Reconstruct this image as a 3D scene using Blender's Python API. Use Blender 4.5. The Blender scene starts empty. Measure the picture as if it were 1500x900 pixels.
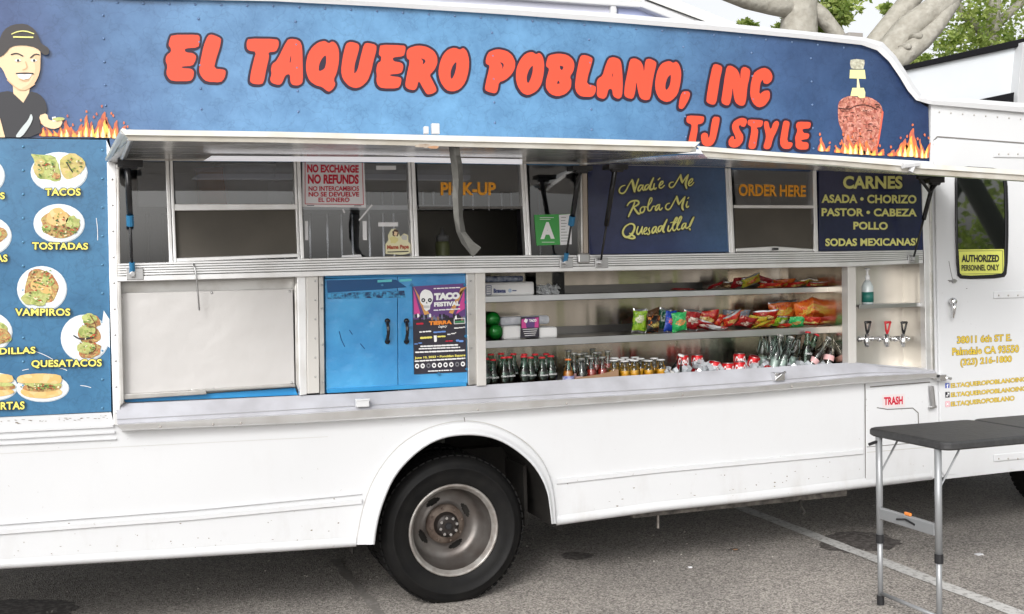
import bpy, math, random
from mathutils import Vector, Matrix
from mathutils.geometry import tessellate_polygon
random.seed(7)
R = math.radians
S = bpy.context.scene
C = S.collection

# ------------------------------------------------------------------ camera
F, CX, CY = 1600.0, 750.0, 450.0
def _basis():
    vx, vy, roll = 5270.0, 306.0, .021
    X = Vector((vx-CX, CY-vy, F)).normalized()
    a = roll*(vx-CX)-(CY-vy); L = -F*F/a
    Z = -Vector((roll*L, -L, F)).normalized()
    Y = Z.cross(X)
    if Y.z < 0: Y = -Y
    return X, Y, Z
BX, BY, BZ = _basis()
def ray(px, py):
    d = Vector(((px-CX)/F, (CY-py)/F, 1.0)); return Vector((d.dot(BX), d.dot(BY), d.dot(BZ)))
EYE = 1.6
_r = ray(655, 885); DIST = _r.y*(EYE/-_r.z)-0.06
CAM = Vector((0, -DIST, EYE))
def W(px, py, y=0.0):                 # point on the upright plane y metres behind the truck side
    r = ray(px, py); return CAM + r*((y+DIST)/r.y)
def G(px, py, z=0.0):                 # point on the ground
    r = ray(px, py); return CAM + r*((z-EYE)/r.z)
cam = bpy.data.cameras.new('camera'); co = bpy.data.objects.new('camera', cam); C.objects.link(co)
cam.sensor_width = 36; cam.lens = F/1500*36; cam.clip_end = 2000; cam.clip_start = .05
M = Matrix(((BX.x, BX.y, -BX.z), (BY.x, BY.y, -BY.z), (BZ.x, BZ.y, -BZ.z)))
co.matrix_world = Matrix.Translation(CAM) @ M.to_4x4()
S.camera = co
# ------------------------------------------------------------------ light
S.view_settings.view_transform = 'Standard'; S.view_settings.look = 'None'
S.view_settings.gamma = 1; S.view_settings.exposure = -.17
SUN_EL, SUN_AZ = 33.0, 215.0          # azimuth: compass style, clockwise from +Y
w = bpy.data.worlds.new('World'); S.world = w; w.use_nodes = True
nt = w.node_tree; bg = nt.nodes['Background']
sky = nt.nodes.new('ShaderNodeTexSky'); sky.sky_type = 'NISHITA'; sky.sun_disc = False
sky.sun_elevation = R(SUN_EL); sky.sun_rotation = R(SUN_AZ); sky.dust_density = 4; sky.air_density = 1.0
hs = nt.nodes.new('ShaderNodeHueSaturation'); hs.inputs['Saturation'].default_value = .12
hs.inputs['Value'].default_value = 1.6
nt.links.new(sky.outputs[0], hs.inputs['Color']); nt.links.new(hs.outputs[0], bg.inputs[0])
bg.inputs[1].default_value = .15
sl = bpy.data.lights.new('sun', 'SUN'); sl.energy = .95; sl.angle = R(14); sl.color = (1, .98, .955)
so = bpy.data.objects.new('sun', sl); C.objects.link(so)
_sd = Vector((math.sin(R(SUN_AZ))*math.cos(R(SUN_EL)), math.cos(R(SUN_AZ))*math.cos(R(SUN_EL)), math.sin(R(SUN_EL))))
so.rotation_euler = _sd.to_track_quat('Z', 'Y').to_euler(); so.location = (0, -8, 12)

# ------------------------------------------------------------------ materials
MATS = {}
def mat(name, col, rough=.5, metal=0., noise=None, bump=0., spec=.5, nscale=8., coat=0.):
    """noise: (second colour, amount of contrast 0..1)"""
    if name in MATS: return MATS[name]
    m = bpy.data.materials.new(name); m.use_nodes = True; t = m.node_tree; b = t.nodes['Principled BSDF']
    b.inputs['Base Color'].default_value = (*col, 1); b.inputs['Roughness'].default_value = rough
    b.inputs['Metallic'].default_value = metal; b.inputs['Specular IOR Level'].default_value = spec
    if coat: b.inputs['Coat Weight'].default_value = coat; b.inputs['Coat Roughness'].default_value = .08
    if noise or bump:
        tc = t.nodes.new('ShaderNodeTexCoord'); n = t.nodes.new('ShaderNodeTexNoise')
        n.inputs['Scale'].default_value = nscale; n.inputs['Detail'].default_value = 6
        t.links.new(tc.outputs['Object'], n.inputs['Vector'])
        if noise:
            r = t.nodes.new('ShaderNodeValToRGB'); r.color_ramp.elements[0].position = .5-.25/max(noise[1], .01)*.5
            r.color_ramp.elements[1].position = min(1, .5+.25/max(noise[1], .01)*.5)
            r.color_ramp.elements[0].color = (*col, 1); r.color_ramp.elements[1].color = (*noise[0], 1)
            t.links.new(n.outputs['Fac'], r.inputs[0]); t.links.new(r.outputs[0], b.inputs['Base Color'])
        if bump:
            bp = t.nodes.new('ShaderNodeBump'); bp.inputs['Strength'].default_value = bump; bp.inputs['Distance'].default_value = .01
            t.links.new(n.outputs['Fac'], bp.inputs['Height']); t.links.new(bp.outputs[0], b.inputs['Normal'])
    MATS[name] = m; return m
def nodes_of(m): return m.node_tree, m.node_tree.nodes['Principled BSDF']

def white_paint(name, dirt=.5, base=(.64, .647, .66)):
    m = mat(name, base, .28, coat=.3); t, b = nodes_of(m)
    N = t.nodes.new; L = t.links.new
    tc = N('ShaderNodeTexCoord')
    mp = N('ShaderNodeMapping'); mp.inputs['Scale'].default_value = (2.2, 2.2, .9); L(tc.outputs['Object'], mp.inputs[0])
    n1 = N('ShaderNodeTexNoise'); n1.inputs['Scale'].default_value = 2.5; n1.inputs['Detail'].default_value = 9; n1.inputs['Roughness'].default_value = .65
    L(mp.outputs[0], n1.inputs['Vector'])
    r1 = N('ShaderNodeValToRGB'); r1.color_ramp.elements[0].position = .52; r1.color_ramp.elements[1].position = .8
    L(n1.outputs['Fac'], r1.inputs[0])
    n2 = N('ShaderNodeTexNoise'); n2.inputs['Scale'].default_value = 55; n2.inputs['Detail'].default_value = 3; L(tc.outputs['Object'], n2.inputs['Vector'])
    r2 = N('ShaderNodeValToRGB'); r2.color_ramp.elements[0].position = .71; r2.color_ramp.elements[1].position = .76
    L(n2.outputs['Fac'], r2.inputs[0])
    # road grime near the sill: a stain that fades out with height above the road
    sp = N('ShaderNodeSeparateXYZ'); g = N('ShaderNodeNewGeometry'); L(g.outputs['Position'], sp.inputs[0])
    mr = N('ShaderNodeMapRange'); mr.inputs[1].default_value = .34; mr.inputs[2].default_value = .62; mr.inputs[3].default_value = .75; mr.inputs[4].default_value = .12
    L(sp.outputs['Z'], mr.inputs[0])
    mu = N('ShaderNodeMath'); mu.operation = 'MULTIPLY'; L(r1.outputs[0], mu.inputs[0]); L(mr.outputs[0], mu.inputs[1])
    mu2 = N('ShaderNodeMath'); mu2.operation = 'MULTIPLY'; mu2.inputs[1].default_value = dirt; L(mu.outputs[0], mu2.inputs[0])
    mx = N('ShaderNodeMix'); mx.data_type = 'RGBA'; mx.inputs[6].default_value = (*base, 1); mx.inputs[7].default_value = (.4, .37, .33, 1)
    L(mu2.outputs[0], mx.inputs[0])
    mu3 = N('ShaderNodeMath'); mu3.operation = 'MULTIPLY'; mu3.inputs[1].default_value = .6*dirt; L(r2.outputs[0], mu3.inputs[0])
    mx2 = N('ShaderNodeMix'); mx2.data_type = 'RGBA'; mx2.inputs[7].default_value = (.3, .27, .24, 1)
    L(mx.outputs[2], mx2.inputs[6]); L(mu3.outputs[0], mx2.inputs[0]); L(mx2.outputs[2], b.inputs['Base Color'])
    n3 = N('ShaderNodeTexNoise'); n3.inputs['Scale'].default_value = 1.6; n3.inputs['Detail'].default_value = 1; L(tc.outputs['Object'], n3.inputs['Vector'])
    bp = N('ShaderNodeBump'); bp.inputs['Strength'].default_value = .55; bp.inputs['Distance'].default_value = .03
    L(n3.outputs['Fac'], bp.inputs['Height']); L(bp.outputs[0], b.inputs['Normal'])
    return m
WHITE = white_paint('white_paint', .8)
WHITE2 = white_paint('white_paint_clean', .25)

def vinyl(name, stops, x0, x1, crack=.5, rough=.22):
    """printed blue wrap: colour runs along the truck, with a mottled crackle print"""
    m = mat(name, (.1, .2, .4), rough, coat=.25); t, b = nodes_of(m); N = t.nodes.new; L = t.links.new
    g = N('ShaderNodeNewGeometry'); sp = N('ShaderNodeSeparateXYZ'); L(g.outputs['Position'], sp.inputs[0])
    n0 = N('ShaderNodeTexNoise'); n0.inputs['Scale'].default_value = 1.3; n0.inputs['Detail'].default_value = 5; L(g.outputs['Position'], n0.inputs['Vector'])
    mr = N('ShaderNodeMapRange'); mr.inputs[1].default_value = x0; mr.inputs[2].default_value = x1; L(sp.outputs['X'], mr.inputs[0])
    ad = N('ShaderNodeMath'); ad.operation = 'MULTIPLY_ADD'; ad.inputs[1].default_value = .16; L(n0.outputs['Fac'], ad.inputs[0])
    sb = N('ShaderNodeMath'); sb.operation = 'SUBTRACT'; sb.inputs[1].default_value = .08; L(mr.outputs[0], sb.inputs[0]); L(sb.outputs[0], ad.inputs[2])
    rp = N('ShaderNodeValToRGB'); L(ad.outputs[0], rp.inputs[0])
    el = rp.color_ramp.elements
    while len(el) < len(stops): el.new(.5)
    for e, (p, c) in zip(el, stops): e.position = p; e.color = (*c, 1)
    v = N('ShaderNodeTexVoronoi'); v.feature = 'DISTANCE_TO_EDGE'; v.inputs['Scale'].default_value = 9
    n1 = N('ShaderNodeTexNoise'); n1.inputs['Scale'].default_value = 6; n1.inputs['Detail'].default_value = 6; L(g.outputs['Position'], n1.inputs['Vector'])
    va = N('ShaderNodeVectorMath'); va.operation = 'MULTIPLY_ADD'; va.inputs[1].default_value = (.5, .5, .5); L(n1.outputs['Color'], va.inputs[0]); L(g.outputs['Position'], va.inputs[2])
    L(va.outputs[0], v.inputs['Vector'])
    r2 = N('ShaderNodeValToRGB'); r2.color_ramp.elements[0].color = (.72, .72, .72, 1); r2.color_ramp.elements[1].position = .05; L(v.outputs['Distance'], r2.inputs[0])
    n2 = N('ShaderNodeTexNoise'); n2.inputs['Scale'].default_value = 4.5; n2.inputs['Detail'].default_value = 10; n2.inputs['Roughness'].default_value = .7; L(g.outputs['Position'], n2.inputs['Vector'])
    r3 = N('ShaderNodeValToRGB'); r3.color_ramp.elements[0].position = .3; r3.color_ramp.elements[0].color = (.62, .66, .7, 1); r3.color_ramp.elements[1].position = .7; r3.color_ramp.elements[1].color = (1.25, 1.2, 1.15, 1)
    L(n2.outputs['Fac'], r3.inputs[0])
    m1 = N('ShaderNodeMix'); m1.data_type = 'RGBA'; m1.blend_type = 'MULTIPLY'; m1.inputs[0].default_value = 1; L(rp.outputs[0], m1.inputs[6]); L(r3.outputs[0], m1.inputs[7])
    m2 = N('ShaderNodeMix'); m2.data_type = 'RGBA'; m2.blend_type = 'MULTIPLY'; m2.inputs[0].default_value = crack; L(m1.outputs[2], m2.inputs[6]); L(r2.outputs[0], m2.inputs[7])
    L(m2.outputs[2], b.inputs['Base Color'])
    n3 = N('ShaderNodeTexNoise'); n3.inputs['Scale'].default_value = 2.4; n3.inputs['Detail'].default_value = 2; L(g.outputs['Position'], n3.inputs['Vector'])
    bp = N('ShaderNodeBump'); bp.inputs['Strength'].default_value = .25; bp.inputs['Distance'].default_value = .02; L(n3.outputs['Fac'], bp.inputs['Height']); L(bp.outputs[0], b.inputs['Normal'])
    return m
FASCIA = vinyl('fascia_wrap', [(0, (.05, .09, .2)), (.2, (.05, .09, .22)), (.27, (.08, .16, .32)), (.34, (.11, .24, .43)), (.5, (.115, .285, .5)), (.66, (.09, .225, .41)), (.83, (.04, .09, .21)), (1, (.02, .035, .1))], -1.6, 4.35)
MENUBLUE = vinyl('menu_wrap', [(0, (.045, .16, .31)), (1, (.055, .18, .33))], -1.6, .1)
NAVY = vinyl('navy_panel', [(0, (.02, .028, .09)), (.35, (.022, .04, .12)), (.7, (.05, .12, .26)), (1, (.02, .03, .09))], 2.3, 3.3, .3)
NAVY2 = vinyl('navy_menu_panel', [(0, (.018, .022, .075)), (1, (.018, .025, .085))], 3.6, 4.4, .2)

def brushed(name, col, rough=.3, vertical=True, amp=.25, dirt=0.):
    m = mat(name, col, rough, 1.0); t, b = nodes_of(m); N = t.nodes.new; L = t.links.new
    tc = N('ShaderNodeTexCoord'); mp = N('ShaderNodeMapping')
    mp.inputs['Scale'].default_value = (2.3, 2.3, .22) if vertical else (.8, 14, 30); L(tc.outputs['Object'], mp.inputs[0])
    n = N('ShaderNodeTexNoise'); n.inputs['Scale'].default_value = 3; n.inputs['Detail'].default_value = 5; L(mp.outputs[0], n.inputs['Vector'])
    mr = N('ShaderNodeMapRange'); mr.inputs[3].default_value = max(.05, rough-amp*.5); mr.inputs[4].default_value = rough+amp*.5; L(n.outputs['Fac'], mr.inputs[0]); L(mr.outputs[0], b.inputs['Roughness'])
    n2 = N('ShaderNodeTexNoise'); n2.inputs['Scale'].default_value = 2.2; n2.inputs['Detail'].default_value = 2; L(mp.outputs[0] if vertical else tc.outputs['Object'], n2.inputs['Vector'])
    bp = N('ShaderNodeBump'); bp.inputs['Strength'].default_value = .6 if vertical else .5; bp.inputs['Distance'].default_value = .03; L(n2.outputs['Fac'], bp.inputs['Height']); L(bp.outputs[0], b.inputs['Normal'])
    if dirt:
        n3 = N('ShaderNodeTexNoise'); n3.inputs['Scale'].default_value = 9; n3.inputs['Detail'].default_value = 8; L(tc.outputs['Object'], n3.inputs['Vector'])
        r = N('ShaderNodeValToRGB'); r.color_ramp.elements[0].position = .45; r.color_ramp.elements[0].color = (*col, 1)
        r.color_ramp.elements[1].position = .75; r.color_ramp.elements[1].color = (col[0]*(1-dirt), col[1]*(1-dirt*1.1), col[2]*(1-dirt*1.25), 1)
        L(n3.outputs['Fac'], r.inputs[0]); L(r.outputs[0], b.inputs['Base Color'])
    return m
STEEL = brushed('brushed_steel', (.56, .505, .43), .2)
STEELH = brushed('shelf_steel', (.5, .5, .5), .32, False)
ALU = brushed('aluminium', (.6, .59, .57), .42, False, .2, .25)
ALU2 = brushed('aluminium_bright', (.88, .88, .88), .5, False, .2, .12)
UNDER = brushed('awning_underside', (.82, .81, .79), .24, False, .2, .35)
PANELW = mat('pale_sheet_metal', (.6, .585, .575), .3, .15, noise=((.56, .545, .53), .6), bump=.6, nscale=1.3); nodes_of(PANELW)[0].nodes['Bump'].inputs['Distance'].default_value = .05
AWNW = mat('awning_white_enamel', (.8, .8, .77), .4, noise=((.62, .59, .52), .5), nscale=7)
AWNC = mat('awning_cream_edge', (.62, .6, .55), .45, noise=((.45, .41, .34), .6), nscale=9)
LIPM = mat('ledge_pale_enamel', (.5, .507, .55), .3, noise=((.4, .4, .43), .8), nscale=7, coat=.2)
LAV = mat('lavender_panel', (.62, .63, .74), .5)
BLACK = mat('black_plastic', (.015, .015, .017), .45)
BLACKG = mat('black_gloss', (.01, .01, .012), .2)
RUBBER = mat('rubber', (.012, .012, .013), .55, bump=.3, nscale=60)
TYRE = mat('tyre_rubber', (.006, .006, .0065), .55, noise=((.012, .0115, .011), .5), nscale=14, bump=.15, spec=.15)
RUST = mat('rusty_hub', (.07, .045, .035), .6, .3, noise=((.2, .16, .13), .6), nscale=14, bump=.4)
RIM = mat('painted_rim', (.2, .19, .18), .4, .6, noise=((.1, .08, .07), .5), nscale=10, bump=.2)
RIMW = mat('rim_flange_white', (.42, .41, .39), .4, .4, noise=((.2, .17, .15), .5), nscale=20)
CHROME = mat('chrome', (.8, .8, .8), .15, 1)
DARK = mat('underbody_black', (.012, .011, .01), .8, noise=((.03, .026, .022), .5), nscale=9)
INSIDE = mat('interior_grey_metal', (.42, .42, .44), .45, .3, bump=.2, nscale=5)
SCREEN = mat('insect_screen', (.055, .048, .038), .6, noise=((.085, .075, .06), .5), nscale=4)
BLUEF = mat('clear_blue_film', (.015, .16, .42), .16, noise=((.08, .4, .74), .7), nscale=2.6, bump=1., coat=.8); nodes_of(BLUEF)[0].nodes['Bump'].inputs['Distance'].default_value = .035  # lighter mottling paints reflections into the film's colour
BLUED = mat('blue_door_frame', (.02, .22, .5), .3, noise=((.04, .3, .6), .5), nscale=6)
CARD = mat('cardboard', (.36, .22, .13), .8, noise=((.3, .18, .1), .5), nscale=10)
ORANGET = mat('orange_vinyl_letters', (.85, .36, .02), .45)
YEL = mat('yellow_print', (.82, .74, .16), .4)
YELP = mat('pale_yellow_print', (.78, .76, .26), .4)
INK = mat('black_ink', (.012, .012, .02), .4)
INKB = mat('dark_letter_outline', (.02, .012, .03), .35)
RED = mat('coral_red_print', (.7, .075, .035), .35)
REDI = mat('red_ink', (.55, .01, .04), .5)
PAPER = mat('white_paper', (.8, .8, .82), .5)
GREENC = mat('green_card', (.06, .36, .08), .45)
YSIGN = mat('yellow_sign', (.66, .68, .14), .45)
WPRINT = mat('white_print', (.85, .85, .85), .4)
STRAPM = mat('grey_webbing', (.125, .122, .11), .85, noise=((.09, .088, .08), .6), nscale=30)
BLUEP = mat('blue_plastic', (.025, .17, .34), .4)
SKIN = mat('printed_skin', (.82, .6, .38), .5)
PRUST = mat('peeling_paint', (.22, .13, .08), .7, noise=((.55, .5, .42), .8), nscale=25)

def glass(name, tint, refl=1.0, rough=.02, ior=1.45):
    m = bpy.data.materials.new(name); m.use_nodes = True; t = m.node_tree; t.nodes.remove(t.nodes['Principled BSDF'])
    N = t.nodes.new; L = t.links.new; out = t.nodes['Material Output']
    tr = N('ShaderNodeBsdfTransparent'); tr.inputs[0].default_value = (*tint, 1)
    gl = N('ShaderNodeBsdfGlossy'); gl.inputs['Roughness'].default_value = rough; gl.inputs[0].default_value = (refl, refl, refl, 1)
    fr = N('ShaderNodeFresnel'); fr.inputs[0].default_value = ior; mx = N('ShaderNodeMixShader')
    L(fr.outputs[0], mx.inputs[0]); L(tr.outputs[0], mx.inputs[1]); L(gl.outputs[0], mx.inputs[2]); L(mx.outputs[0], out.inputs[0])
    MATS[name] = m; return m
GLASS = glass('window_glass', (.82, .85, .9), ior=2.05)
GLASSD = glass('door_glass', (.25, .3, .28))
BOTG = glass('green_bottle_glass', (.66, .88, .78))
BOTC = glass('clear_bottle_glass', (.85, .9, .88))
ACRY = glass('clear_plastic', (.96, .97, .97), .5, .1)

# ------------------------------------------------------------------ builders
def link(o, parent=None):
    C.objects.link(o)
    if parent is not None:
        o.parent = parent
        p = parent; loc = Vector(p.location)
        while p.parent: p = p.parent; loc = Vector((0, 0, 0)) if False else loc
        o.matrix_parent_inverse = Matrix.Translation(-worldloc(parent))
    return o
def worldloc(o):
    v = Vector(o.location)
    if o.parent: v = worldloc(o.parent) + v + o.matrix_parent_inverse.to_translation()
    return v
def tag(o, label=None, cat=None, group=None, kind=None):
    if label: o['label'] = label
    if cat: o['category'] = cat
    if group: o['group'] = group
    if kind: o['kind'] = kind
    return o
def thing(name, label, cat, loc=(0, 0, 0), group=None):
    o = bpy.data.objects.new(name, None); o.location = loc; o.empty_display_size = .1; C.objects.link(o)
    return tag(o, label, cat, group)
def mk(name, V, Fc, m, parent=None, mi=None, smooth=False, bevel=0, kind=None, base=True):
    me = bpy.data.meshes.new(name)
    V = [Vector(v) for v in V]; off = Vector((0, 0, 0))
    if parent is None and base and V:
        n = len(V); off = Vector((sum(v.x for v in V)/n, sum(v.y for v in V)/n, min(v.z for v in V)))
        V = [v-off for v in V]
    me.from_pydata([tuple(v) for v in V], [], Fc); me.update()
    ms = m if isinstance(m, (list, tuple)) else [m]
    for x in ms: me.materials.append(x)
    if mi: me.polygons.foreach_set('material_index', mi)
    if smooth: me.polygons.foreach_set('use_smooth', [True]*len(me.polygons))
    me.validate()
    o = bpy.data.objects.new(name, me); o.location = off
    link(o, parent)
    if bevel:
        b = o.modifiers.new('bevel', 'BEVEL'); b.width = bevel; b.segments = 2; b.limit_method = 'ANGLE'; b.angle_limit = R(40)
    if kind: o['kind'] = kind
    return o
def prism_data(poly, y0, y1):
    n = len(poly)
    a = 0
    for i in range(n):
        p, q = poly[i], poly[(i+1) % n]; a += p[0]*q[1]-q[0]*p[1]
    if a < 0: poly = poly[::-1]            # counter clockwise in XZ seen from -Y
    V = [(p[0], y0, p[1]) for p in poly]+[(p[0], y1, p[1]) for p in poly]
    Fc = [tuple(range(n)), tuple(range(2*n-1, n-1, -1))]
    for i in range(n):
        j = (i+1) % n; Fc.append((i, i+n, j+n, j))
    return V, Fc
def px2xz(pts, y): return [(v.x, v.z) for v in (W(p[0], p[1], y) for p in pts)]
def prism(name, pts, y0, y1, m, parent=None, bevel=.003, at=None, **k):
    """outline read off the side of the truck, extruded from depth y0 (front) back to y1"""
    V, Fc = prism_data(px2xz(pts, y0 if at is None else at), y0, y1)
    return mk(name, V, Fc, m, parent, bevel=bevel, **k)
def boxd(x0, x1, y0, y1, z0, z1):
    V = [(x, y, z) for z in (z0, z1) for y in (y0, y1) for x in (x0, x1)]
    return V, [(0, 2, 3, 1), (4, 5, 7, 6), (0, 1, 5, 4), (2, 6, 7, 3), (0, 4, 6, 2), (1, 3, 7, 5)]
def box(name, x0, x1, y0, y1, z0, z1, m, parent=None, bevel=.003, **k):
    V, Fc = boxd(min(x0, x1), max(x0, x1), min(y0, y1), max(y0, y1), min(z0, z1), max(z0, z1)); return mk(name, V, Fc, m, parent, bevel=bevel, **k)
class MB:
    def __init__(s): s.V = []; s.F = []; s.M = []
    def add(s, V, Fc, mi=0, M=None):
        o = len(s.V)
        s.V += [tuple(M @ Vector(v)) if M else tuple(v) for v in V]; s.F += [tuple(i+o for i in f) for f in Fc]; s.M += [mi]*len(Fc); return s
    def box(s, *a, mi=0, M=None): return s.add(*boxd(*a), mi=mi, M=M)
    def tube(s, path, r, n=8, mi=0, cap=True):
        P = [Vector(p) for p in path]; rs = r if isinstance(r, (list, tuple)) else [r]*len(P); o = len(s.V); prev = None
        for i, p in enumerate(P):
            d = (P[min(i+1, len(P)-1)]-P[max(i-1, 0)]).normalized()
            if prev is None: u = d.orthogonal().normalized()
            else: u = (prev - d*prev.dot(d)).normalized()
            prev = u; v = d.cross(u)
            for k in range(n):
                a = 2*math.pi*k/n; s.V.append(tuple(p+(u*math.cos(a)+v*math.sin(a))*rs[i]))
        for i in range(len(P)-1):
            for k in range(n):
                k2 = (k+1) % n; s.F.append((o+i*n+k, o+i*n+k2, o+(i+1)*n+k2, o+(i+1)*n+k)); s.M.append(mi)
        if cap:
            s.F.append(tuple(o+k for k in range(n))[::-1]); s.F.append(tuple(o+(len(P)-1)*n+k for k in range(n))); s.M += [mi, mi]
        return s
    def build(s, name, m, parent=None, **k): return mk(name, s.V, s.F, m, parent, mi=s.M, **k)
def lathe_d(prof, n=20, axis='Z'):
    V = []; Fc = []
    for (r, z) in prof:
        for k in range(n):
            a = 2*math.pi*k/n; c, s_ = r*math.cos(a), r*math.sin(a)
            V.append((c, s_, z) if axis == 'Z' else (c, z, s_))
    for i in range(len(prof)-1):
        for k in range(n):
            k2 = (k+1) % n; f = (i*n+k, i*n+k2, (i+1)*n+k2, (i+1)*n+k)
            Fc.append(f if axis == 'Z' else f[::-1])
    return V, Fc
def smooth_poly(p, it=1):
    for _ in range(it):
        q = []
        for i in range(len(p)):
            a, b = p[i], p[(i+1) % len(p)]
            q += [(a[0]*.78+b[0]*.22, a[1]*.78+b[1]*.22), (a[0]*.22+b[0]*.78, a[1]*.22+b[1]*.78)]
        p = q
    return p
def smooth_line(p, it=2):
    for _ in range(it):
        q = [p[0]]
        for i in range(len(p)-1):
            a, b = p[i], p[i+1]
            q += [(a[0]*.75+b[0]*.25, a[1]*.75+b[1]*.25), (a[0]*.25+b[0]*.75, a[1]*.25+b[1]*.75)]
        q.append(p[-1]); p = q
    return p
def tl(line, x):                       # y of a pixel polyline at x
    if x <= line[0][0]: a, b = line[0], line[1]
    elif x >= line[-1][0]: a, b = line[-2], line[-1]
    else:
        for i in range(len(line)-1):
            if line[i][0] <= x <= line[i+1][0]: a, b = line[i], line[i+1]; break
    return a[1]+(b[1]-a[1])*(x-a[0])/(b[0]-a[0])
def loft(name, rows, m, parent=None, smooth=False, mi=None, closed=False, **k):
    """rows: list of (pixel polyline, depth); neighbouring rows are joined by faces"""
    V = []; n = len(rows[0][0]); Fc = []
    for pts, y in rows:
        for p in pts: V.append(W(p[0], p[1], y))
    rr = len(rows)
    for i in range(rr if closed else rr-1):
        i2 = (i+1) % rr
        for j in range(n-1): Fc.append((i*n+j, i2*n+j, i2*n+j+1, i*n+j+1))
    if closed and n > 1:
        Fc.append(tuple(i*n for i in range(rr))[::-1]); Fc.append(tuple(i*n+n-1 for i in range(rr)))
    return mk(name, V, Fc, m, parent, smooth=smooth, mi=mi, **k)
def lerp_line(a, b, t): return [(p[0]+(q[0]-p[0])*t, p[1]+(q[1]-p[1])*t) for p, q in zip(a, b)]

# ---- flat print: layers a millimetre or two proud of the surface they are printed on
_tc = {}
def text_data(s, bold, shear=0.0, space=1.0):
    bold += .018
    key = (s, bold, shear, space)
    if key in _tc: return _tc[key]
    cu = bpy.data.curves.new('t', 'FONT'); cu.body = s; cu.size = 1; cu.offset = bold; cu.shear = shear; cu.resolution_u = 4
    cu.space_character = space; cu.fill_mode = 'FRONT'
    o = bpy.data.objects.new('t', cu); C.objects.link(o)
    dg = bpy.context.evaluated_depsgraph_get(); dg.update()
    me = bpy.data.meshes.new_from_object(o.evaluated_get(dg))
    V = [(v.co.x, v.co.y) for v in me.vertices]; Fc = [tuple(p.vertices) for p in me.polygons]
    bpy.data.objects.remove(o); bpy.data.meshes.remove(me)
    _tc[key] = (V, Fc); return V, Fc
class Decal:
    def __init__(s, y=-.002, fn=None): s.V = []; s.F = []; s.M = []; s.mats = []; s.y = y; s.jit = 0; s.fn = fn or (lambda x, y_, d: W(x, y_, d))
    def mi(s, m):
        if m not in s.mats: s.mats.append(m)
        return s.mats.index(m)
    def faces(s, pts, fc, m, layer):
        o = len(s.V); d = s.y-layer*.0012
        s.V += [tuple(s.fn(p[0], p[1], d)) for p in pts]
        for f in fc: s.F.append(tuple(i+o for i in f)); s.M.append(s.mi(m))
    def poly(s, pts, m, layer=0, holes=(), sm=0):
        if sm: pts = smooth_poly(pts, sm); holes = [smooth_poly(h, sm) for h in holes]
        loops = [[Vector((p[0], p[1], 0)) for p in l] for l in [pts]+list(holes)]
        fl = [p for l in [pts]+list(holes) for p in l]
        if not holes and len(pts) <= 4: s.faces(fl, [tuple(range(len(pts)))], m, layer); return
        s.faces(fl, [tuple(t) for t in tessellate_polygon(loops)], m, layer)
    def ellipse(s, cx, cy, rx, ry, m, layer=0, n=28, rot=0):
        pts = []
        for k in range(n):
            a = 2*math.pi*k/n; x, y = rx*math.cos(a), ry*math.sin(a)
            pts.append((cx+x*math.cos(rot)-y*math.sin(rot), cy+x*math.sin(rot)+y*math.cos(rot)))
        s.faces(pts, [tuple(range(n))], m, layer)
    def blob(s, cx, cy, rx, ry, m, layer=0, n=14, j=.25, seed=None):
        rr = random.Random(seed if seed is not None else int(cx*7+cy*13+rx*3))
        pts = []
        for k in range(n):
            a = 2*math.pi*k/n; f = 1+rr.uniform(-j, j); pts.append((cx+rx*f*math.cos(a), cy+ry*f*math.sin(a)))
        s.poly(pts, m, layer, sm=1)
    def stroke(s, pts, w_, m, layer=0, taper=False, dense=2):
        pts = smooth_line(pts, dense) if len(pts) > 2 else pts
        for i in range(len(pts)):
            s.jit += 1; lj = layer+(s.jit % 97)*.006
            wd = w_*(1 if not taper else (.55+.45*math.sin(math.pi*min(1, (i+.5)/len(pts)))))
            x, y = pts[i]
            s.faces([(x+wd/2*math.cos(2*math.pi*k/8), y+wd/2*math.sin(2*math.pi*k/8)) for k in range(8)], [tuple(range(8))], m, lj)
            if i < len(pts)-1:
                q = pts[i+1]; dx, dy = q[0]-x, q[1]-y; l = math.hypot(dx, dy) or 1; nx, ny = -dy/l*wd/2, dx/l*wd/2
                s.faces([(x+nx, y+ny), (q[0]+nx, q[1]+ny), (q[0]-nx, q[1]-ny), (x-nx, y-ny)], [(0, 1, 2, 3)], m, lj+.003)
    def ring(s, pts, w_, m, layer=0):
        p = list(pts)+[pts[0]]; s.stroke(p, w_, m, layer, dense=0)
    def text(s, txt, l, r, m, layer=1, bold=.02, outline=None, ow=.05, shear=0, space=1.0, shadow=None):
        """l=(x, top, bottom) left end, r=(x, top, bottom) right end of the word"""
        V, Fc = text_data(txt, bold, shear, space)
        if not V: return
        x0 = min(v[0] for v in V); x1 = max(v[0] for v in V); caps = [v[1] for v in V]; y0 = min(caps); y1 = max(caps)
        def mp(VV, dx=0, dy=0):
            o = []
            for (x, y) in VV:
                u = (x-x0)/(x1-x0); v = (y1-y)/(y1-y0)
                t = l[1]+(r[1]-l[1])*u; b = l[2]+(r[2]-l[2])*u
                o.append((l[0]+(r[0]-l[0])*u+dx, t+(b-t)*v+dy))
            return o
        if outline:
            VO, FO = text_data(txt, bold+ow, shear, space)
            s.faces(mp(VO, *(shadow or (0, 0))), FO, outline, layer)
        s.faces(mp(V), Fc, m, layer+1)
    def build(s, name, parent, **k):
        me_f = []
        # make every face look towards the camera side
        for f in s.F:
            a, b, c = (Vector(s.V[i]) for i in f[:3]); nrm = Vector((0, 0, 0))
            P = [Vector(s.V[i]) for i in f]
            for i in range(len(P)): nrm += P[i].cross(P[(i+1) % len(P)])
            me_f.append(f if nrm.y <= 0 else f[::-1])
        return mk(name, s.V, me_f, s.mats, parent, mi=s.M, **k)

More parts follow.
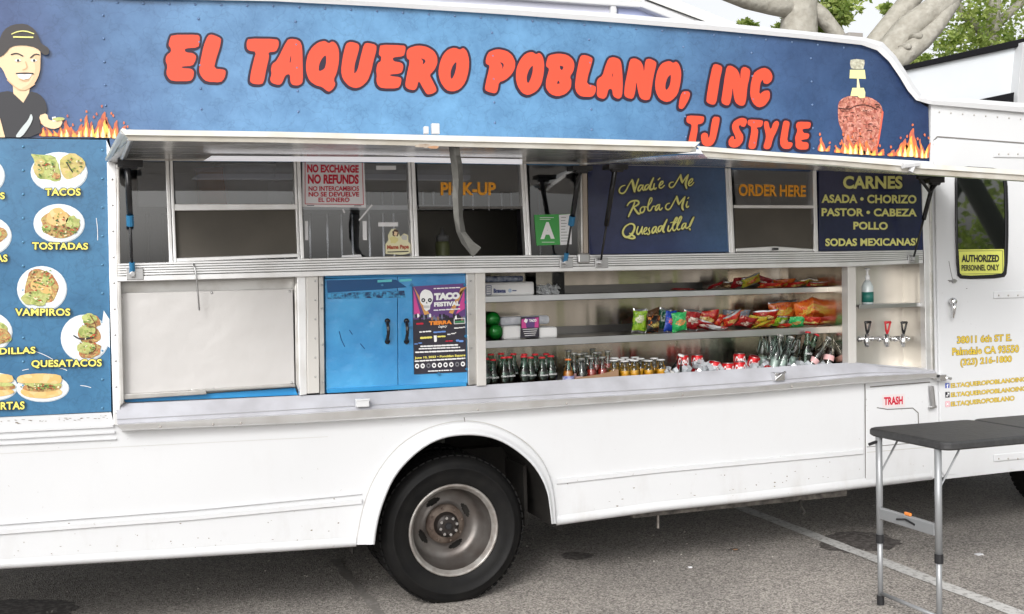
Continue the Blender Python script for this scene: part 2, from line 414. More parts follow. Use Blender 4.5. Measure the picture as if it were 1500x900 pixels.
# ================================================================== GROUND
def asphalt():
    m = mat('asphalt', (.1, .095, .088), .85); t, b = nodes_of(m); N = t.nodes.new; L = t.links.new
    g = N('ShaderNodeNewGeometry')
    v = N('ShaderNodeTexVoronoi'); v.inputs['Scale'].default_value = 130; L(g.outputs['Position'], v.inputs['Vector'])
    r = N('ShaderNodeValToRGB'); e = r.color_ramp.elements
    e[0].color = (.15, .138, .13, 1); e[0].position = .05; e[1].color = (.52, .485, .455, 1); e[1].position = 1
    x = e.new(.5); x.color = (.32, .298, .28, 1)
    sp = N('ShaderNodeSeparateColor'); L(v.outputs['Color'], sp.inputs[0]); L(sp.outputs[0], r.inputs[0])
    n = N('ShaderNodeTexNoise'); n.inputs['Scale'].default_value = .9; n.inputs['Detail'].default_value = 9; n.inputs['Roughness'].default_value = .6; L(g.outputs['Position'], n.inputs['Vector'])
    r2 = N('ShaderNodeValToRGB'); r2.color_ramp.elements[0].position = .34; r2.color_ramp.elements[0].color = (.8, .79, .77, 1); r2.color_ramp.elements[1].position = .62; r2.color_ramp.elements[1].color = (1.08, 1.06, 1.02, 1)
    L(n.outputs['Fac'], r2.inputs[0])
    mx = N('ShaderNodeMix'); mx.data_type = 'RGBA'; mx.blend_type = 'MULTIPLY'; mx.inputs[0].default_value = 1; L(r.outputs[0], mx.inputs[6]); L(r2.outputs[0], mx.inputs[7]); L(mx.outputs[2], b.inputs['Base Color'])
    bp = N('ShaderNodeBump'); bp.inputs['Strength'].default_value = .6; bp.inputs['Distance'].default_value = .006; L(v.outputs['Distance'], bp.inputs['Height']); L(bp.outputs[0], b.inputs['Normal'])
    return m
ASPH = asphalt()
def groundmat(name, c0, c1, thr, alpha_noise=True):
    m = mat(name, c0, .7); t, b = nodes_of(m); N = t.nodes.new; L = t.links.new
    g = N('ShaderNodeNewGeometry'); n = N('ShaderNodeTexNoise'); n.inputs['Scale'].default_value = 28; n.inputs['Detail'].default_value = 8; n.inputs['Roughness'].default_value = .75; L(g.outputs['Position'], n.inputs['Vector'])
    r = N('ShaderNodeValToRGB'); r.color_ramp.elements[0].position = thr-.06; r.color_ramp.elements[1].position = thr+.06; r.color_ramp.elements[0].color = (*c0, 1); r.color_ramp.elements[1].color = (*c1, 1)
    L(n.outputs['Fac'], r.inputs[0]); L(r.outputs[0], b.inputs['Base Color']); return m
mk('ground', [(-150, -120, 0), (180, -120, 0), (180, 200, 0), (-150, 200, 0)], [(0, 1, 2, 3)], ASPH, kind='structure', base=False)
LINE = groundmat('worn_line_paint', (.62, .61, .59), (.3, .285, .27), .56)
def gstrip(name, a, b, wd, m, z=.004, n=14, jit=.006):
    a, b = Vector(a), Vector(b); d = (b-a); s_ = Vector((-d.y, d.x, 0)).normalized(); V = []
    rr = random.Random(3)
    for i in range(n+1):
        p = a+d*i/n
        for sg in (-1, 1): q = p+s_*(wd/2*sg+rr.uniform(-jit, jit)); V.append((q.x, q.y, z))
    return mk(name, V, [(2*i, 2*i+2, 2*i+3, 2*i+1) for i in range(n)], m, kind='structure')
_a, _b = G(1105, 752), G(1500, 903)
gstrip('parking_line', _a+(_a-_b)*.2, _b+(_b-_a)*.9, .095, LINE, n=40)
FADED = groundmat('faded_line_paint', (.3, .28, .26), (.2, .184, .168), .45)
_a, _b = G(490, 820), G(558, 902)
gstrip('faded_line', _a, _b+(_b-_a)*.3, .05, FADED, jit=.012)
STAIN = groundmat('oil_stain', (.075, .065, .06), (.2, .182, .17), .53)
def stain(cx, cy, rx, ry, seed):
    rr = random.Random(seed); V = []; n = 60
    for k in range(n):
        a = 2*math.pi*k/n; f = 1+rr.uniform(-.07, .07)+.04*math.sin(7*a+seed*2)+.05*math.sin(3*a+seed)
        p = G(cx+rx*f*math.cos(a), cy+ry*f*math.sin(a)); V.append((p.x, p.y, .0025))
    mk('oil_stain', V, [tuple(range(n))[::-1]], STAIN, kind='structure')
stain(1256, 795, 60, 15, 1); stain(845, 815, 24, 5.5, 2); stain(40, 892, 78, 14, 4); stain(1075, 806, 9, 2.2, 5)

# ================================================================== TRUCK
T = thing('food_truck', 'white step van food truck with blue sign band, raised serving awnings and red lettering', 'truck', (1.2, 1.1, 0))
# reference lines read off the side (left to right)
ROOF = [(-480, -60), (-200, -34), (0, -17), (190, -2), (400, 2), (560, 10), (750, 22), (900, 33), (1050, 45), (1180, 57), (1262, 66), (1285, 74), (1302, 90), (1318, 113), (1330, 133), (1342, 147), (1362, 153)]
BELT_T = [(172, 386), (550, 376), (900, 373), (1240, 368), (1352, 366.5)]
BELT_B = [(172, 413), (550, 403), (900, 397), (1240, 391), (1352, 386)]
LIP_T = [(170, 592), (430, 580), (550, 575), (712, 564), (960, 548), (1110, 539), (1250, 531), (1366, 541)]
LIP_F = [(172, 621), (430, 606), (550, 598), (712, 589), (960, 576), (1110, 565), (1260, 551), (1372, 546)]
LIP_B = [(178, 631), (430, 620), (550, 613), (712, 603), (960, 585), (1110, 574), (1260, 561), (1372, 553)]
def part(name, pts, y0, y1, m, **k): return prism(name, pts, y0, y1, m, k.pop('parent', T), **k)

# ---- fascia with its print
HINGE = [(-480, 200), (0, 201), (157, 203), (165, 236), (500, 238), (850, 243), (1200, 252), (1362, 262)]
fas_low = [(1360, 232), (1362, 153)]
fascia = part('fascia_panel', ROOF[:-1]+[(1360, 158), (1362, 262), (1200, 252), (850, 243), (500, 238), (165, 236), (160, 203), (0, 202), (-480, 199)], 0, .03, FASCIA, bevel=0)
# roof edge rail
def offs(line, d): return [(x, y+d) for x, y in line]
rail = ROOF+[(1420, 158), (1560, 170), (1900, 205)]
rt = [(-480, -78), (-200, -52), (0, -33), (190, -16), (400, -12), (560, -2), (750, 9), (900, 20), (1050, 33), (1180, 46), (1266, 55), (1293, 62), (1312, 82), (1328, 106), (1340, 126), (1350, 139), (1366, 143), (1420, 145), (1560, 156), (1900, 190)]
rm = lerp_line(rt, rail, .45)
loft('roof_rail', [(rt, .05), (rt, -.012), (rm, -.03), (rail, -.022), (rail, .02)], WHITE2, T, smooth=False)
# roof skin and far side
rw = [W(p[0], p[1], .03) for p in rt]
V = []; Fc = []
for p in rw:
    for y, dz in ((.03, -.01), (.25, .05), (1.1, .09), (1.95, .05), (2.25, -.06), (2.3, -.2)): V.append((p.x, y, p.z+dz-.01))
for i in range(len(rw)-1):
    for j in range(5): a = i*6+j; Fc.append((a, a+6, a+7, a+1))
mk('roof', V, Fc, WHITE2, T, smooth=True)
cwx = W(665, 777, .045).x
XR, XF = rw[0].x, rw[-1].x        # rear and front end of the body
box('far_wall', XR, XF, 2.28, 2.33, .4, rw[-1].z-.1, WHITE2, T)
box('far_wall', XR, W(1345, 150).x, 2.281, 2.331, rw[-1].z-.08, rw[2].z-.22, WHITE2, T)
box('rear_wall', XR, XR+.05, .03, 2.28, .4, rw[2].z-.15, WHITE2, T)
box('front_wall', XF-.06, XF, .03, 2.28, .9, rw[-1].z-.12, WHITE2, T)
box('floor_pan', XR, XF, .06, 2.27, .9, .94, DARK, T, bevel=0); box('frame_skirt', XR, cwx-.62, .035, .06, .45, .84, DARK, T, bevel=0); box('frame_skirt', cwx+.62, XF, .035, .06, .45, .84, DARK, T, bevel=0)
box('bulkhead', W(1368, 400).x, W(1368, 400).x+.03, .04, 2.27, .5, rw[-1].z-.02, WHITE2, T)

# title lettering, traced glyph by glyph
def GL(o, sc, pts): return [(o[0]+x/sc, o[1]+y/sc) for x, y in pts]
o1, o2, o3, o4, o5, o6, o7 = (230, 30), (400, 40), (540, 50), (690, 50), (850, 60), (980, 70), (990, 140)
TITLE = [
 (o1, 7.5, [(160,160),(440,158),(470,175),(468,240),(455,300),(305,308),(310,350),(400,362),(432,395),(420,450),(390,500),(270,508),(275,525),(375,530),(408,560),(400,630),(365,670),(165,668),(125,635),(100,580),(115,500),(92,440),(105,385),(155,345),(152,305),(125,275),(140,205)], []),
 (o1, 7.5, [(560,165),(605,155),(690,190),(705,215),(690,300),(650,420),(625,530),(745,542),(757,575),(740,640),(700,682),(545,675),(490,625),(460,560),(480,430),(515,270)], []),
 (o1, 7.5, [(1005,200),(1310,205),(1338,230),(1335,290),(1305,345),(1222,350),(1232,400),(1200,540),(1170,690),(1130,705),(1060,700),(1020,675),(1030,580),(1060,450),(1090,345),(1010,335),(985,300),(985,240)], []),
 (o2, 7.5, [(155,140),(45,365),(-10,405),(-25,465),(-15,515),(-35,575),(-15,615),(65,637),(100,615),(135,525),(185,515),(190,600),(210,635),(270,642),(310,625),(328,590),(325,400),(320,220),(300,160),(260,135),(200,128)], [[(195,305),(180,392),(192,392),(200,340)]]),
 (o2, 7.5, [(500,165),(570,150),(612,180),(650,155),(695,180),(725,260),(725,380),(700,500),(665,580),(688,630),(650,690),(605,712),(535,655),(470,640),(400,590),(365,500),(360,400),(385,290),(435,215)], [[(578,305),(540,340),(505,410),(500,490),(565,460),(580,410),(585,350)]]),
 (o2, 7.5, [(810,175),(860,160),(940,185),(948,230),(920,330),(895,420),(890,520),(930,470),(960,330),(1000,185),(1040,172),(1135,195),(1135,260),(1100,380),(1080,480),(1040,590),(970,655),(900,672),(830,645),(765,570),(745,480),(765,330),(790,220)], []),
 (o3, 7.5, [(130,118),(385,125),(408,145),(400,200),(385,245),(262,258),(272,300),(360,315),(382,345),(375,400),(350,435),(232,445),(240,462),(345,475),(362,500),(350,560),(320,598),(145,598),(100,565),(85,510),(90,450),(82,390),(100,320),(135,300),(140,250),(110,230),(120,160)], []),
 (o3, 7.5, [(440,155),(540,125),(640,140),(720,190),(755,255),(755,330),(720,400),(668,450),(700,510),(745,600),(740,635),(690,660),(640,665),(600,600),(550,510),(530,590),(500,620),(430,605),(400,570),(415,470),(455,290),(420,270),(415,200)], [[(570,265),(615,280),(628,305),(592,342),(600,300)]]),
 (o3, 7.5, [(880,165),(950,150),(1005,175),(1040,150),(1080,190),(1105,280),(1100,400),(1065,530),(1000,610),(920,635),(850,615),(790,530),(765,430),(780,320),(820,225)], [[(965,300),(925,345),(900,410),(900,480),(915,498),(945,440),(962,370)]]),
 (o4, 7.5, [(200,195),(290,165),(390,185),(450,230),(485,300),(485,370),(450,440),(380,505),(305,530),(295,610),(270,655),(200,640),(150,615),(165,520),(190,420),(205,345),(165,330),(160,290),(175,235)], [[(315,308),(350,320),(362,345),(340,392),(345,350)]]),
 (o4, 7.5, [(600,215),(670,195),(715,225),(750,205),(785,240),(805,320),(800,430),(775,550),(720,630),(630,675),(560,650),(510,570),(490,480),(500,370),(545,275)], [[(680,340),(640,385),(612,460),(612,520),(630,545),(660,480),(678,410)]]),
 (o4, 7.5, [(855,235),(960,213),(1060,230),(1120,280),(1138,340),(1125,410),(1085,470),(1105,520),(1095,600),(1040,660),(950,688),(870,660),(825,600),(820,530),(840,450),(860,380),(825,360),(825,320),(840,270)], [[(975,345),(1020,360),(1000,400),(978,385)], [(960,505),(978,545),(940,550)]]),
 (o4, 7.5, [(1205,235),(1260,232),(1330,260),(1335,290),(1310,380),(1285,460),(1270,550),(1360,570),(1375,590),(1365,650),(1330,692),(1210,690),(1160,645),(1140,580),(1155,450),(1180,320)], []),
 (o5, 7.5, [(310,195),(360,178),(430,200),(450,240),(462,350),(468,480),(460,610),(420,642),(360,610),(350,530),(310,530),(290,610),(260,640),(200,625),(180,590),(185,520),(178,460),(195,415),(245,385),(275,280)], [[(352,355),(360,370),(350,410)]]),
 (o5, 7.5, [(545,205),(600,190),(660,220),(690,270),(700,350),(715,210),(760,195),(835,230),(835,270),(810,370),(790,480),(770,640),(720,655),(660,635),(635,560),(615,440),(605,560),(580,640),(520,630),(480,600),(490,480),(520,340)], []),
 (o5, 7.5, [(910,240),(980,220),(1020,245),(1055,225),(1090,265),(1112,350),(1100,470),(1070,590),(1000,660),(940,675),(870,640),(830,560),(820,470),(840,350),(870,280)], [[(995,365),(955,410),(935,480),(935,530),(950,542),(980,500),(995,430)]]),
 (o5, 7.5, [(1130,555),(1190,555),(1210,580),(1190,650),(1130,750),(1085,745),(1080,710),(1100,600)], []),
 (o6, 7.5, [(480,190),(520,180),(585,205),(580,260),(560,340),(540,480),(515,620),(470,628),(410,600),(415,530),(440,380)], []),
 (o6, 7.5, [(635,205),(680,195),(745,235),(775,290),(782,355),(790,230),(830,208),(893,240),(885,330),(860,430),(850,560),(830,635),(780,640),(730,605),(710,530),(700,430),(690,530),(665,630),(620,635),(570,600),(590,480),(610,330)], []),
 (o6, 7.5, [(950,260),(1040,218),(1100,240),(1138,300),(1130,360),(1090,400),(1040,395),(1030,345),(1000,400),(990,520),(1040,475),(1095,470),(1110,500),(1105,570),(1050,640),(980,660),(920,610),(890,520),(895,420),(915,320)], []),
 (o7, 6.818, [(115,200),(270,207),(285,225),(275,270),(245,285),(215,290),(220,340),(200,450),(190,530),(120,520),(130,440),(150,350),(160,290),(110,272),(105,235)], []),
 (o7, 6.818, [(370,212),(430,215),(440,240),(420,340),(395,450),(360,500),(310,512),(265,490),(250,430),(255,385),(290,370),(320,385),(325,430),(340,400),(350,310)], []),
 (o7, 6.818, [(620,235),(660,222),(705,235),(712,265),(690,315),(650,310),(645,290),(625,310),(640,350),(675,400),(670,460),(630,510),(580,525),(530,505),(525,450),(555,408),(580,410),(580,440),(600,435),(590,400),(565,350),(560,300),(580,260)], []),
 (o7, 6.818, [(728,240),(866,248),(872,270),(858,315),(800,320),(825,350),(815,420),(800,520),(765,540),(725,525),(730,470),(750,380),(755,310),(720,295),(716,265)], []),
 (o7, 6.818, [(890,255),(925,262),(935,320),(950,340),(975,270),(1010,250),(1035,275),(1010,350),(970,430),(945,530),(900,540),(872,520),(895,440),(900,400),(885,330),(878,280)], []),
 (o7, 6.818, [(1075,255),(1110,252),(1140,270),(1125,350),(1110,465),(1165,470),(1165,500),(1140,535),(1075,535),(1045,500),(1040,440),(1060,330)], []),
 (o7, 6.818, [(1225,263),(1340,265),(1350,285),(1340,330),(1260,335),(1275,375),(1325,380),(1335,400),(1320,435),(1250,445),(1260,465),(1315,468),(1328,490),(1320,540),(1230,542),(1195,515),(1195,460),(1190,420),(1205,380),(1215,345),(1198,310),(1205,280)], []),
]
dl = Decal(-.002)
for o_, sc, pts, holes in TITLE:
    P = smooth_poly(GL(o_, sc, pts), 1)
    q = P+[P[0]]
    dl.stroke(q, 6.6, INKB, 0, dense=0)
    q2 = [(x-1.2, y+1.6) for x, y in q]; dl.stroke(q2, 5.2, INKB, 0, dense=0)
    for h in holes: dl.poly(GL(o_, sc, h), INKB, .9)
dl.build('lettering_outline', fascia)
for o_, sc, pts, holes in TITLE:
    d1 = Decal(-.0042); d1.poly(GL(o_, sc, pts), RED, 0, holes=[GL(o_, sc, h) for h in holes], sm=1); d1.build('letter', fascia)
# grilled meat picture on the band
def foodmat(name, cols, scale=60, rough=.45):
    m = mat(name, cols[0], rough); t, b = nodes_of(m); N = t.nodes.new; L = t.links.new
    g = N('ShaderNodeNewGeometry'); n1 = N('ShaderNodeTexNoise'); n1.inputs['Scale'].default_value = scale*.5; n1.inputs['Detail'].default_value = 4; L(g.outputs['Position'], n1.inputs['Vector'])
    va = N('ShaderNodeVectorMath'); va.operation = 'MULTIPLY_ADD'; va.inputs[1].default_value = (.04,)*3; L(n1.outputs['Color'], va.inputs[0]); L(g.outputs['Position'], va.inputs[2])
    v = N('ShaderNodeTexVoronoi'); v.inputs['Scale'].default_value = scale; L(va.outputs[0], v.inputs['Vector'])
    sp = N('ShaderNodeSeparateColor'); L(v.outputs['Color'], sp.inputs[0]); r = N('ShaderNodeValToRGB'); e = r.color_ramp.elements
    while len(e) < len(cols): e.new(.5)
    for i, c in enumerate(cols): e[i].position = i/max(1, len(cols)-1); e[i].color = (*c, 1)
    L(sp.outputs[0], r.inputs[0]); L(r.outputs[0], b.inputs['Base Color']); return m
MEAT = foodmat('printed_meat', [(.12, .03, .02), (.5, .16, .11), (.62, .3, .24), (.3, .07, .05), (.42, .17, .12), (.55, .24, .16)], 85)
FOOD1 = foodmat('printed_tortilla', [(.6, .5, .15), (.45, .42, .12), (.66, .5, .22), (.35, .3, .08)], 70)
FOOD2 = foodmat('printed_meat_filling', [(.2, .08, .03), (.5, .2, .08), (.35, .3, .1), (.6, .42, .15)], 110)
FOOD3 = foodmat('printed_guacamole', [(.35, .42, .1), (.5, .55, .2), (.42, .4, .14), (.2, .3, .06)], 90)
BREAD = foodmat('printed_bread', [(.72, .5, .2), (.66, .42, .14), (.75, .56, .28)], 40)
PLATE = mat('printed_plate', (.72, .78, .82), .4); PLATE2 = mat('printed_plate_shadow', (.5, .56, .6), .4)
FL1 = mat('flame_yellow', (.9, .62, .12), .5, noise=((.85, .3, .06), .8), nscale=22); FL2 = mat('flame_orange', (.7, .18, .05), .5, noise=((.4, .1, .08), .8), nscale=25)
FL3 = mat('flame_pale', (.92, .8, .45), .5)
def flame(d, x, base, h, w_, seed, lay=0):
    rr = random.Random(seed)
    def tongue(x, w_, h, lean, m, l):
        pts = [(x-w_/2, base), (x-w_*.52, base-h*.3), (x-w_*.2+lean*.3, base-h*.55), (x-w_*.28+lean*.7, base-h*.8), (x+lean, base-h), (x+w_*.05+lean*.8, base-h*.72), (x+w_*.3+lean*.4, base-h*.5), (x+w_*.42, base-h*.25), (x+w_/2, base)]
        d.poly(pts, m, l, sm=1)
    l1 = rr.uniform(-5, 7); w_ *= rr.uniform(1.1, 1.7); tongue(x, w_, h, l1, FL2, lay); tongue(x+rr.uniform(-1.5, 1.5), w_*.55, h*rr.uniform(.5, .8), l1*.6, FL1, lay+1)
    if h > 16: tongue(x, w_*.3, h*.45, 0, FL3, lay+2)
    d.blob(x+rr.uniform(-4, 6), base-h-rr.uniform(1, 6), 1.4, 2.2, FL2, lay)
dm = Decal(-.002)
mo = (1190, 70); ms = 5.294
dm.poly(GL(mo, ms, [(200,430),(230,395),(290,372),(350,385),(420,378),(480,400),(530,440),(553,510),(540,580),(520,680),(505,760),(500,830),(260,828),(240,720),(235,650),(205,590),(197,510)]), MEAT, 0, sm=1)
LIME = mat('printed_pineapple', (.8, .78, .35), .45); STEM = mat('printed_onion', (.62, .62, .5), .5, noise=((.3, .28, .2), .8), nscale=60)
dm.poly(GL(mo, ms, [(310,312),(398,312),(410,345),(408,388),(370,392),(350,376),(295,375)]), LIME, 1)
dm.poly(GL(mo, ms, [(347,240),(358,240),(370,314),(345,314)]), FL3, 0)
dm.poly(GL(mo, ms, [(292,172),(406,172),(414,242),(288,238)]), LIME, 0)
dm.poly(GL(mo, ms, [(297,95),(340,88),(402,95),(406,120),(395,166),(330,166),(300,160),(292,125)]), STEM, 0)
CRR = random.Random(9); MD = mat('printed_char', (.07, .02, .015), .5); ML = mat('printed_fat', (.72, .42, .33), .5)
for k in range(46):
    x = CRR.uniform(215, 525); y = CRR.uniform(425, 800)
    if x < 250 and y > 640: continue
    l = CRR.uniform(12, 45); dm.stroke(GL(mo, ms, [(x, y), (x+l*.5, y+CRR.uniform(-9, 3)), (min(x+l, 530), y+CRR.uniform(-4, 8))]), CRR.uniform(.5, 1.3), MD if (k % 3 or x > 430) else ML, 1.2, dense=1)
dm.stroke(GL(mo, ms, [(205, 470), (290, 480), (330, 450), (420, 440), (500, 480)]), 1.5, MD, 1.4); dm.stroke(GL(mo, ms, [(545, 500), (530, 620), (505, 760)]), 2.2, mat('printed_red_edge', (.75, .13, .07), .5), 1.4)
dm.build('meat_picture', fascia)
for grp in ([(1204,222,22,9),(1212,222,9,6)], [(1228,224,12,10),(1238,225,22,10),(1246,226,30,11),(1253,226,20,10),(1262,227,28,10),(1271,227,22,10),(1280,228,16,10),(1290,228,10,7)], [(1306,229,10,9),(1318,229,22,10),(1326,230,28,9),(1335,230,44,12),(1343,231,26,9),(1351,232,30,9),(1357,232,24,6)],
            [(2,201,34,14),(8,201,26,9)], [(64,200,14,9),(72,200,16,8),(82,200,10,8),(90,201,22,9),(98,201,26,10),(108,201,16,9),(116,201,20,9),(126,201,34,9),(134,201,24,9),(143,202,30,8),(151,202,40,12),(160,202,32,10),(168,203,28,9),(178,203,20,8),(185,203,14,6)]):
    df = Decal(-.006)
    for (x, b, h, w_) in grp: flame(df, x, b, h, w_, int(x), lay=(int(x)%3)*.3)
    df.build('flame_picture', fascia)
# plain cartoon cook (printed)
dc = Decal(-.0105); CS = 3.75; co_ = (0, 0)
SHIRT = mat('printed_black_shirt', (.035, .035, .04), .5); CAPM = mat('printed_black_cap', (.05, .045, .045), .5); SKS = mat('printed_skin_shade', (.62, .4, .22), .5)
dc.poly(GL(co_, CS, [(-60,520),(70,495),(125,568),(160,500),(215,515),(250,555),(262,620),(215,635),(230,755),(-80,755)]), SHIRT, 0, sm=1)
dc.poly(GL(co_, CS, [(70,470),(165,470),(160,510),(128,566),(74,515)]), SKIN, 1)
dc.poly(GL(co_, CS, [(0,280),(20,250),(220,250),(224,330),(220,400),(190,465),(140,500),(95,495),(40,440),(15,380),(-20,350),(-15,290)]), SKIN, 2, sm=1)
dc.stroke(GL(co_, CS, [(40,440),(95,492),(140,498),(190,463)]), 1.6, SKS, 3.2)
dc.poly(GL(co_, CS, [(-10,320),(-5,220),(20,165),(70,135),(140,130),(190,160),(215,210),(225,240),(270,265),(270,300),(240,305),(200,262),(130,248),(60,255),(25,300)]), CAPM, 4, sm=1)
for (a, b) in [((62, 300), (125, 312)), ((168, 318), (215, 305))]: dc.stroke(GL(co_, CS, [a, ((a[0]+b[0])/2, min(a[1], b[1])-8), (b[0], b[1]-3)]), 1.7, INK, 4)
for cx in (98, 186):
    dc.ellipse(cx/CS, 333/CS, 4.4, 1.9, WPRINT, 4); dc.ellipse(cx/CS+.3, 333/CS, 1.7, 1.8, INK, 5)
dc.stroke(GL(co_, CS, [(140,340),(150,375),(125,385)]), 1.3, SKS, 4)
dc.poly(GL(co_, CS, [(188,300),(222,300),(220,400),(190,463),(140,498),(110,492),(165,460),(195,400)]), mat('printed_skin_mid', (.74, .5, .3), .5), 3.4, sm=1)
dc.poly(GL(co_, CS, [(88,402),(135,410),(182,402),(160,432),(130,438),(105,430)]), WPRINT, 4)
dc.stroke(GL(co_, CS, [(90,405),(135,402),(182,405)]), 1.8, INK, 5); dc.stroke(GL(co_, CS, [(105,435),(135,446),(160,436)]), 1, SKS, 5)
dc.stroke(GL(co_, CS, [(65,188),(95,174),(140,170),(185,186)]), 1.6, YELP, 6); dc.stroke(GL(co_, CS, [(75,204),(180,206)]), 2.2, YELP, 6, dense=0)
dc.poly(GL(co_, CS, [(212,635),(258,622),(268,665),(330,655),(345,670),(330,700),(290,712),(230,690)]), SKIN, 2, sm=1)
dc.blob(320/CS, 655/CS, 8, 3, FOOD3, 4); dc.poly(GL(co_, CS, [(285,645),(305,640),(310,668),(290,668)]), WPRINT, 3)
dc.poly(GL(co_, CS, [(170,622),(182,650),(165,690),(120,755),(80,755),(120,700),(155,660)]), mat('printed_knife', (.55, .6, .6), .4), 3, sm=1)
dc.poly(GL(co_, CS, [(-40,640),(0,650),(28,755),(-40,755)]), SKIN, 3)
dc.build('cook_picture', fascia)
def rivets(name, pts, parent, y=-.001, r=.006, m=None, kind='stuff'):
    b = MB()
    for (x, yy) in pts:
        c = W(x, yy, y); V, Fc = lathe_d([(r, 0), (r*.8, -.0028), (r*.3, -.004), (0.0002, -.0042)], 8, 'Y')
        b.add([(v[0]+c.x, v[1]+c.y, v[2]+c.z) for v in V], Fc)
    return b.build(name, m or CHROME, parent, smooth=True, kind=kind)
rp = [(x, tl(ROOF, x)+7) for x in range(20, 1270, 38)]
for x in (150, 290, 432, 720, 862, 1000, 1100, 1187): rp += [(x+.03*yy, tl(ROOF, x)+yy) for yy in (28, 62, 96, 130, 160)]
rivets('rivets', rp, fascia, m=mat('blue_rivet', (.12, .2, .36), .3, .3))

# ---- menu panel with plates
menu = part('menu_panel', [(-480, 199.5), (0, 203), (157, 205), (163, 603), (0, 611), (-480, 636)], -.004, .03, MENUBLUE, bevel=0)
def plate(d, cx, cy, rx, ry): d.ellipse(cx+.6, cy+1, rx*1.02, ry*1.02, PLATE2, 0); d.ellipse(cx, cy, rx, ry, PLATE, 1); d.ellipse(cx, cy+.5, rx*.78, ry*.76, mat('printed_plate_inner', (.82, .86, .88), .4), 2)
def pic(fn): d = Decal(-.0055, fn=lambda x, y, dd: W(min(x, 156.3+(y-205)*.015), y, dd)); fn(d); d.build('plate_picture', menu)
CR = [mat('printed_brown_bit', (.16, .06, .02), .5), mat('printed_red_bit', (.5, .08, .03), .5), mat('printed_green_bit', (.18, .3, .05), .5), mat('printed_cream_bit', (.75, .68, .42), .5), mat('printed_dark_green_bit', (.06, .13, .03), .5)]
def specks(d, cx, cy, rx, ry, n, layer, seed):
    rr = random.Random(seed)
    for k in range(n):
        a, q = rr.uniform(0, 6.28), math.sqrt(rr.random()); d.blob(cx+rx*q*math.cos(a), cy+ry*q*math.sin(a), rr.uniform(.8, 2.6), rr.uniform(.5, 1.5), rr.choice(CR), layer+k*.02, n=7, j=.45, seed=seed*50+k)
def p_tacos(d):
    plate(d, 86, 252, 41, 29)
    d.poly(GL((0,200),3.75,[(165,95),(200,100),(300,105),(320,150),(340,240),(300,250),(265,235),(210,235),(185,190),(190,130)]), FOOD3, 3, sm=1)
    d.poly(GL((0,200),3.75,[(330,120),(400,85),(465,130),(470,170),(430,215),(370,240),(345,220),(328,170)]), FOOD1, 3, sm=1)
    d.blob(58, 245, 9, 12, FOOD1, 4); d.blob(79, 250, 9, 13, FOOD3, 5); d.blob(82, 258, 6, 5, FOOD2, 6); d.stroke([(97,238),(106,252)], 1.6, INK, 5); specks(d, 66, 248, 14, 12, 26, 7, 1); specks(d, 106, 242, 16, 12, 16, 7, 2)
def p_tost(d):
    plate(d, 86, 327, 37, 28); d.blob(88, 330, 29, 19, FOOD2, 3, j=.15); d.blob(84, 318, 16, 13, BREAD, 4, j=.12); d.blob(106, 326, 11, 9, FOOD3, 4); d.blob(68, 335, 7, 6, FOOD3, 5); specks(d, 88, 338, 27, 9, 46, 7, 3); specks(d, 84, 318, 13, 10, 10, 7, 4)
def p_vamp(d):
    plate(d, 61, 423, 36, 33); d.blob(60, 420, 25, 26, FOOD2, 3, j=.12); d.blob(62, 422, 15, 15, BREAD, 4); d.blob(52, 437, 19, 11, FOOD3, 5); d.blob(70, 412, 9, 7, FOOD3, 5); specks(d, 62, 405, 20, 11, 34, 7, 5); specks(d, 60, 430, 20, 13, 26, 7, 6)
def p_quesa(d):
    plate(d, 124, 495, 35, 34); d.poly([(150,470),(152,455),(162,468),(163,510),(150,500)], PLATE, 3)
    for cx, cy, r in [(131,468,12),(127,488,15),(128,510,15)]: d.blob(cx+3, cy+3, r*1.15, r*.9, FOOD2, 3.2, j=.15)
    for i, (cx, cy, r) in enumerate([(131,467,11),(127,486,13),(126,510,13)]): d.blob(cx, cy, r, r*.72, FOOD3, 5+i, j=.12)
    d.stroke([(108,492),(118,498),(138,494)], 2, INK, 8); specks(d, 129, 475, 9, 9, 14, 9, 7); specks(d, 129, 500, 12, 18, 34, 9, 8); d.stroke([(132,462),(142,478),(139,492)], 1.2, CR[0], 9)
def p_torta(d):
    plate(d, 62, 568, 38, 20); d.blob(60, 575, 31, 9, BREAD, 3, j=.06); d.blob(60, 567, 29, 7, FOOD2, 4, j=.12); d.blob(61, 563, 29, 4, FOOD3, 5, j=.2); d.poly([(26,562),(24,554),(32,549),(60,547),(88,549),(91,556),(88,563),(60,561)], BREAD, 6, sm=1); specks(d, 58, 567, 28, 4.5, 46, 7.6, 9)
def p_torta2(d):
    plate(d, -8, 566, 33, 20); d.blob(-10, 574, 30, 8, BREAD, 3, j=.06); d.blob(-8, 567, 27, 6, FOOD2, 4); d.blob(-8, 563, 27, 4, FOOD3, 5, j=.2); d.poly([(-40,560),(-38,552),(-10,547),(17,549),(20,556),(17,561),(-10,560)], BREAD, 6, sm=1)
def p_l1(d): plate(d, -35, 257, 41, 31); d.blob(-35, 255, 28, 20, FOOD1, 3)
def p_l2(d): plate(d, -22, 345, 38, 29); d.blob(-18, 345, 25, 18, FOOD2, 3); d.blob(-14, 340, 16, 11, FOOD3, 4)
def p_l3(d): plate(d, -24, 486, 41, 31); d.blob(-20, 488, 36, 20, FOOD3, 3); d.blob(-10, 492, 24, 12, FOOD2, 4)
for f in (p_tacos, p_tost, p_vamp, p_quesa, p_torta, p_torta2, p_l1, p_l2, p_l3): pic(f)
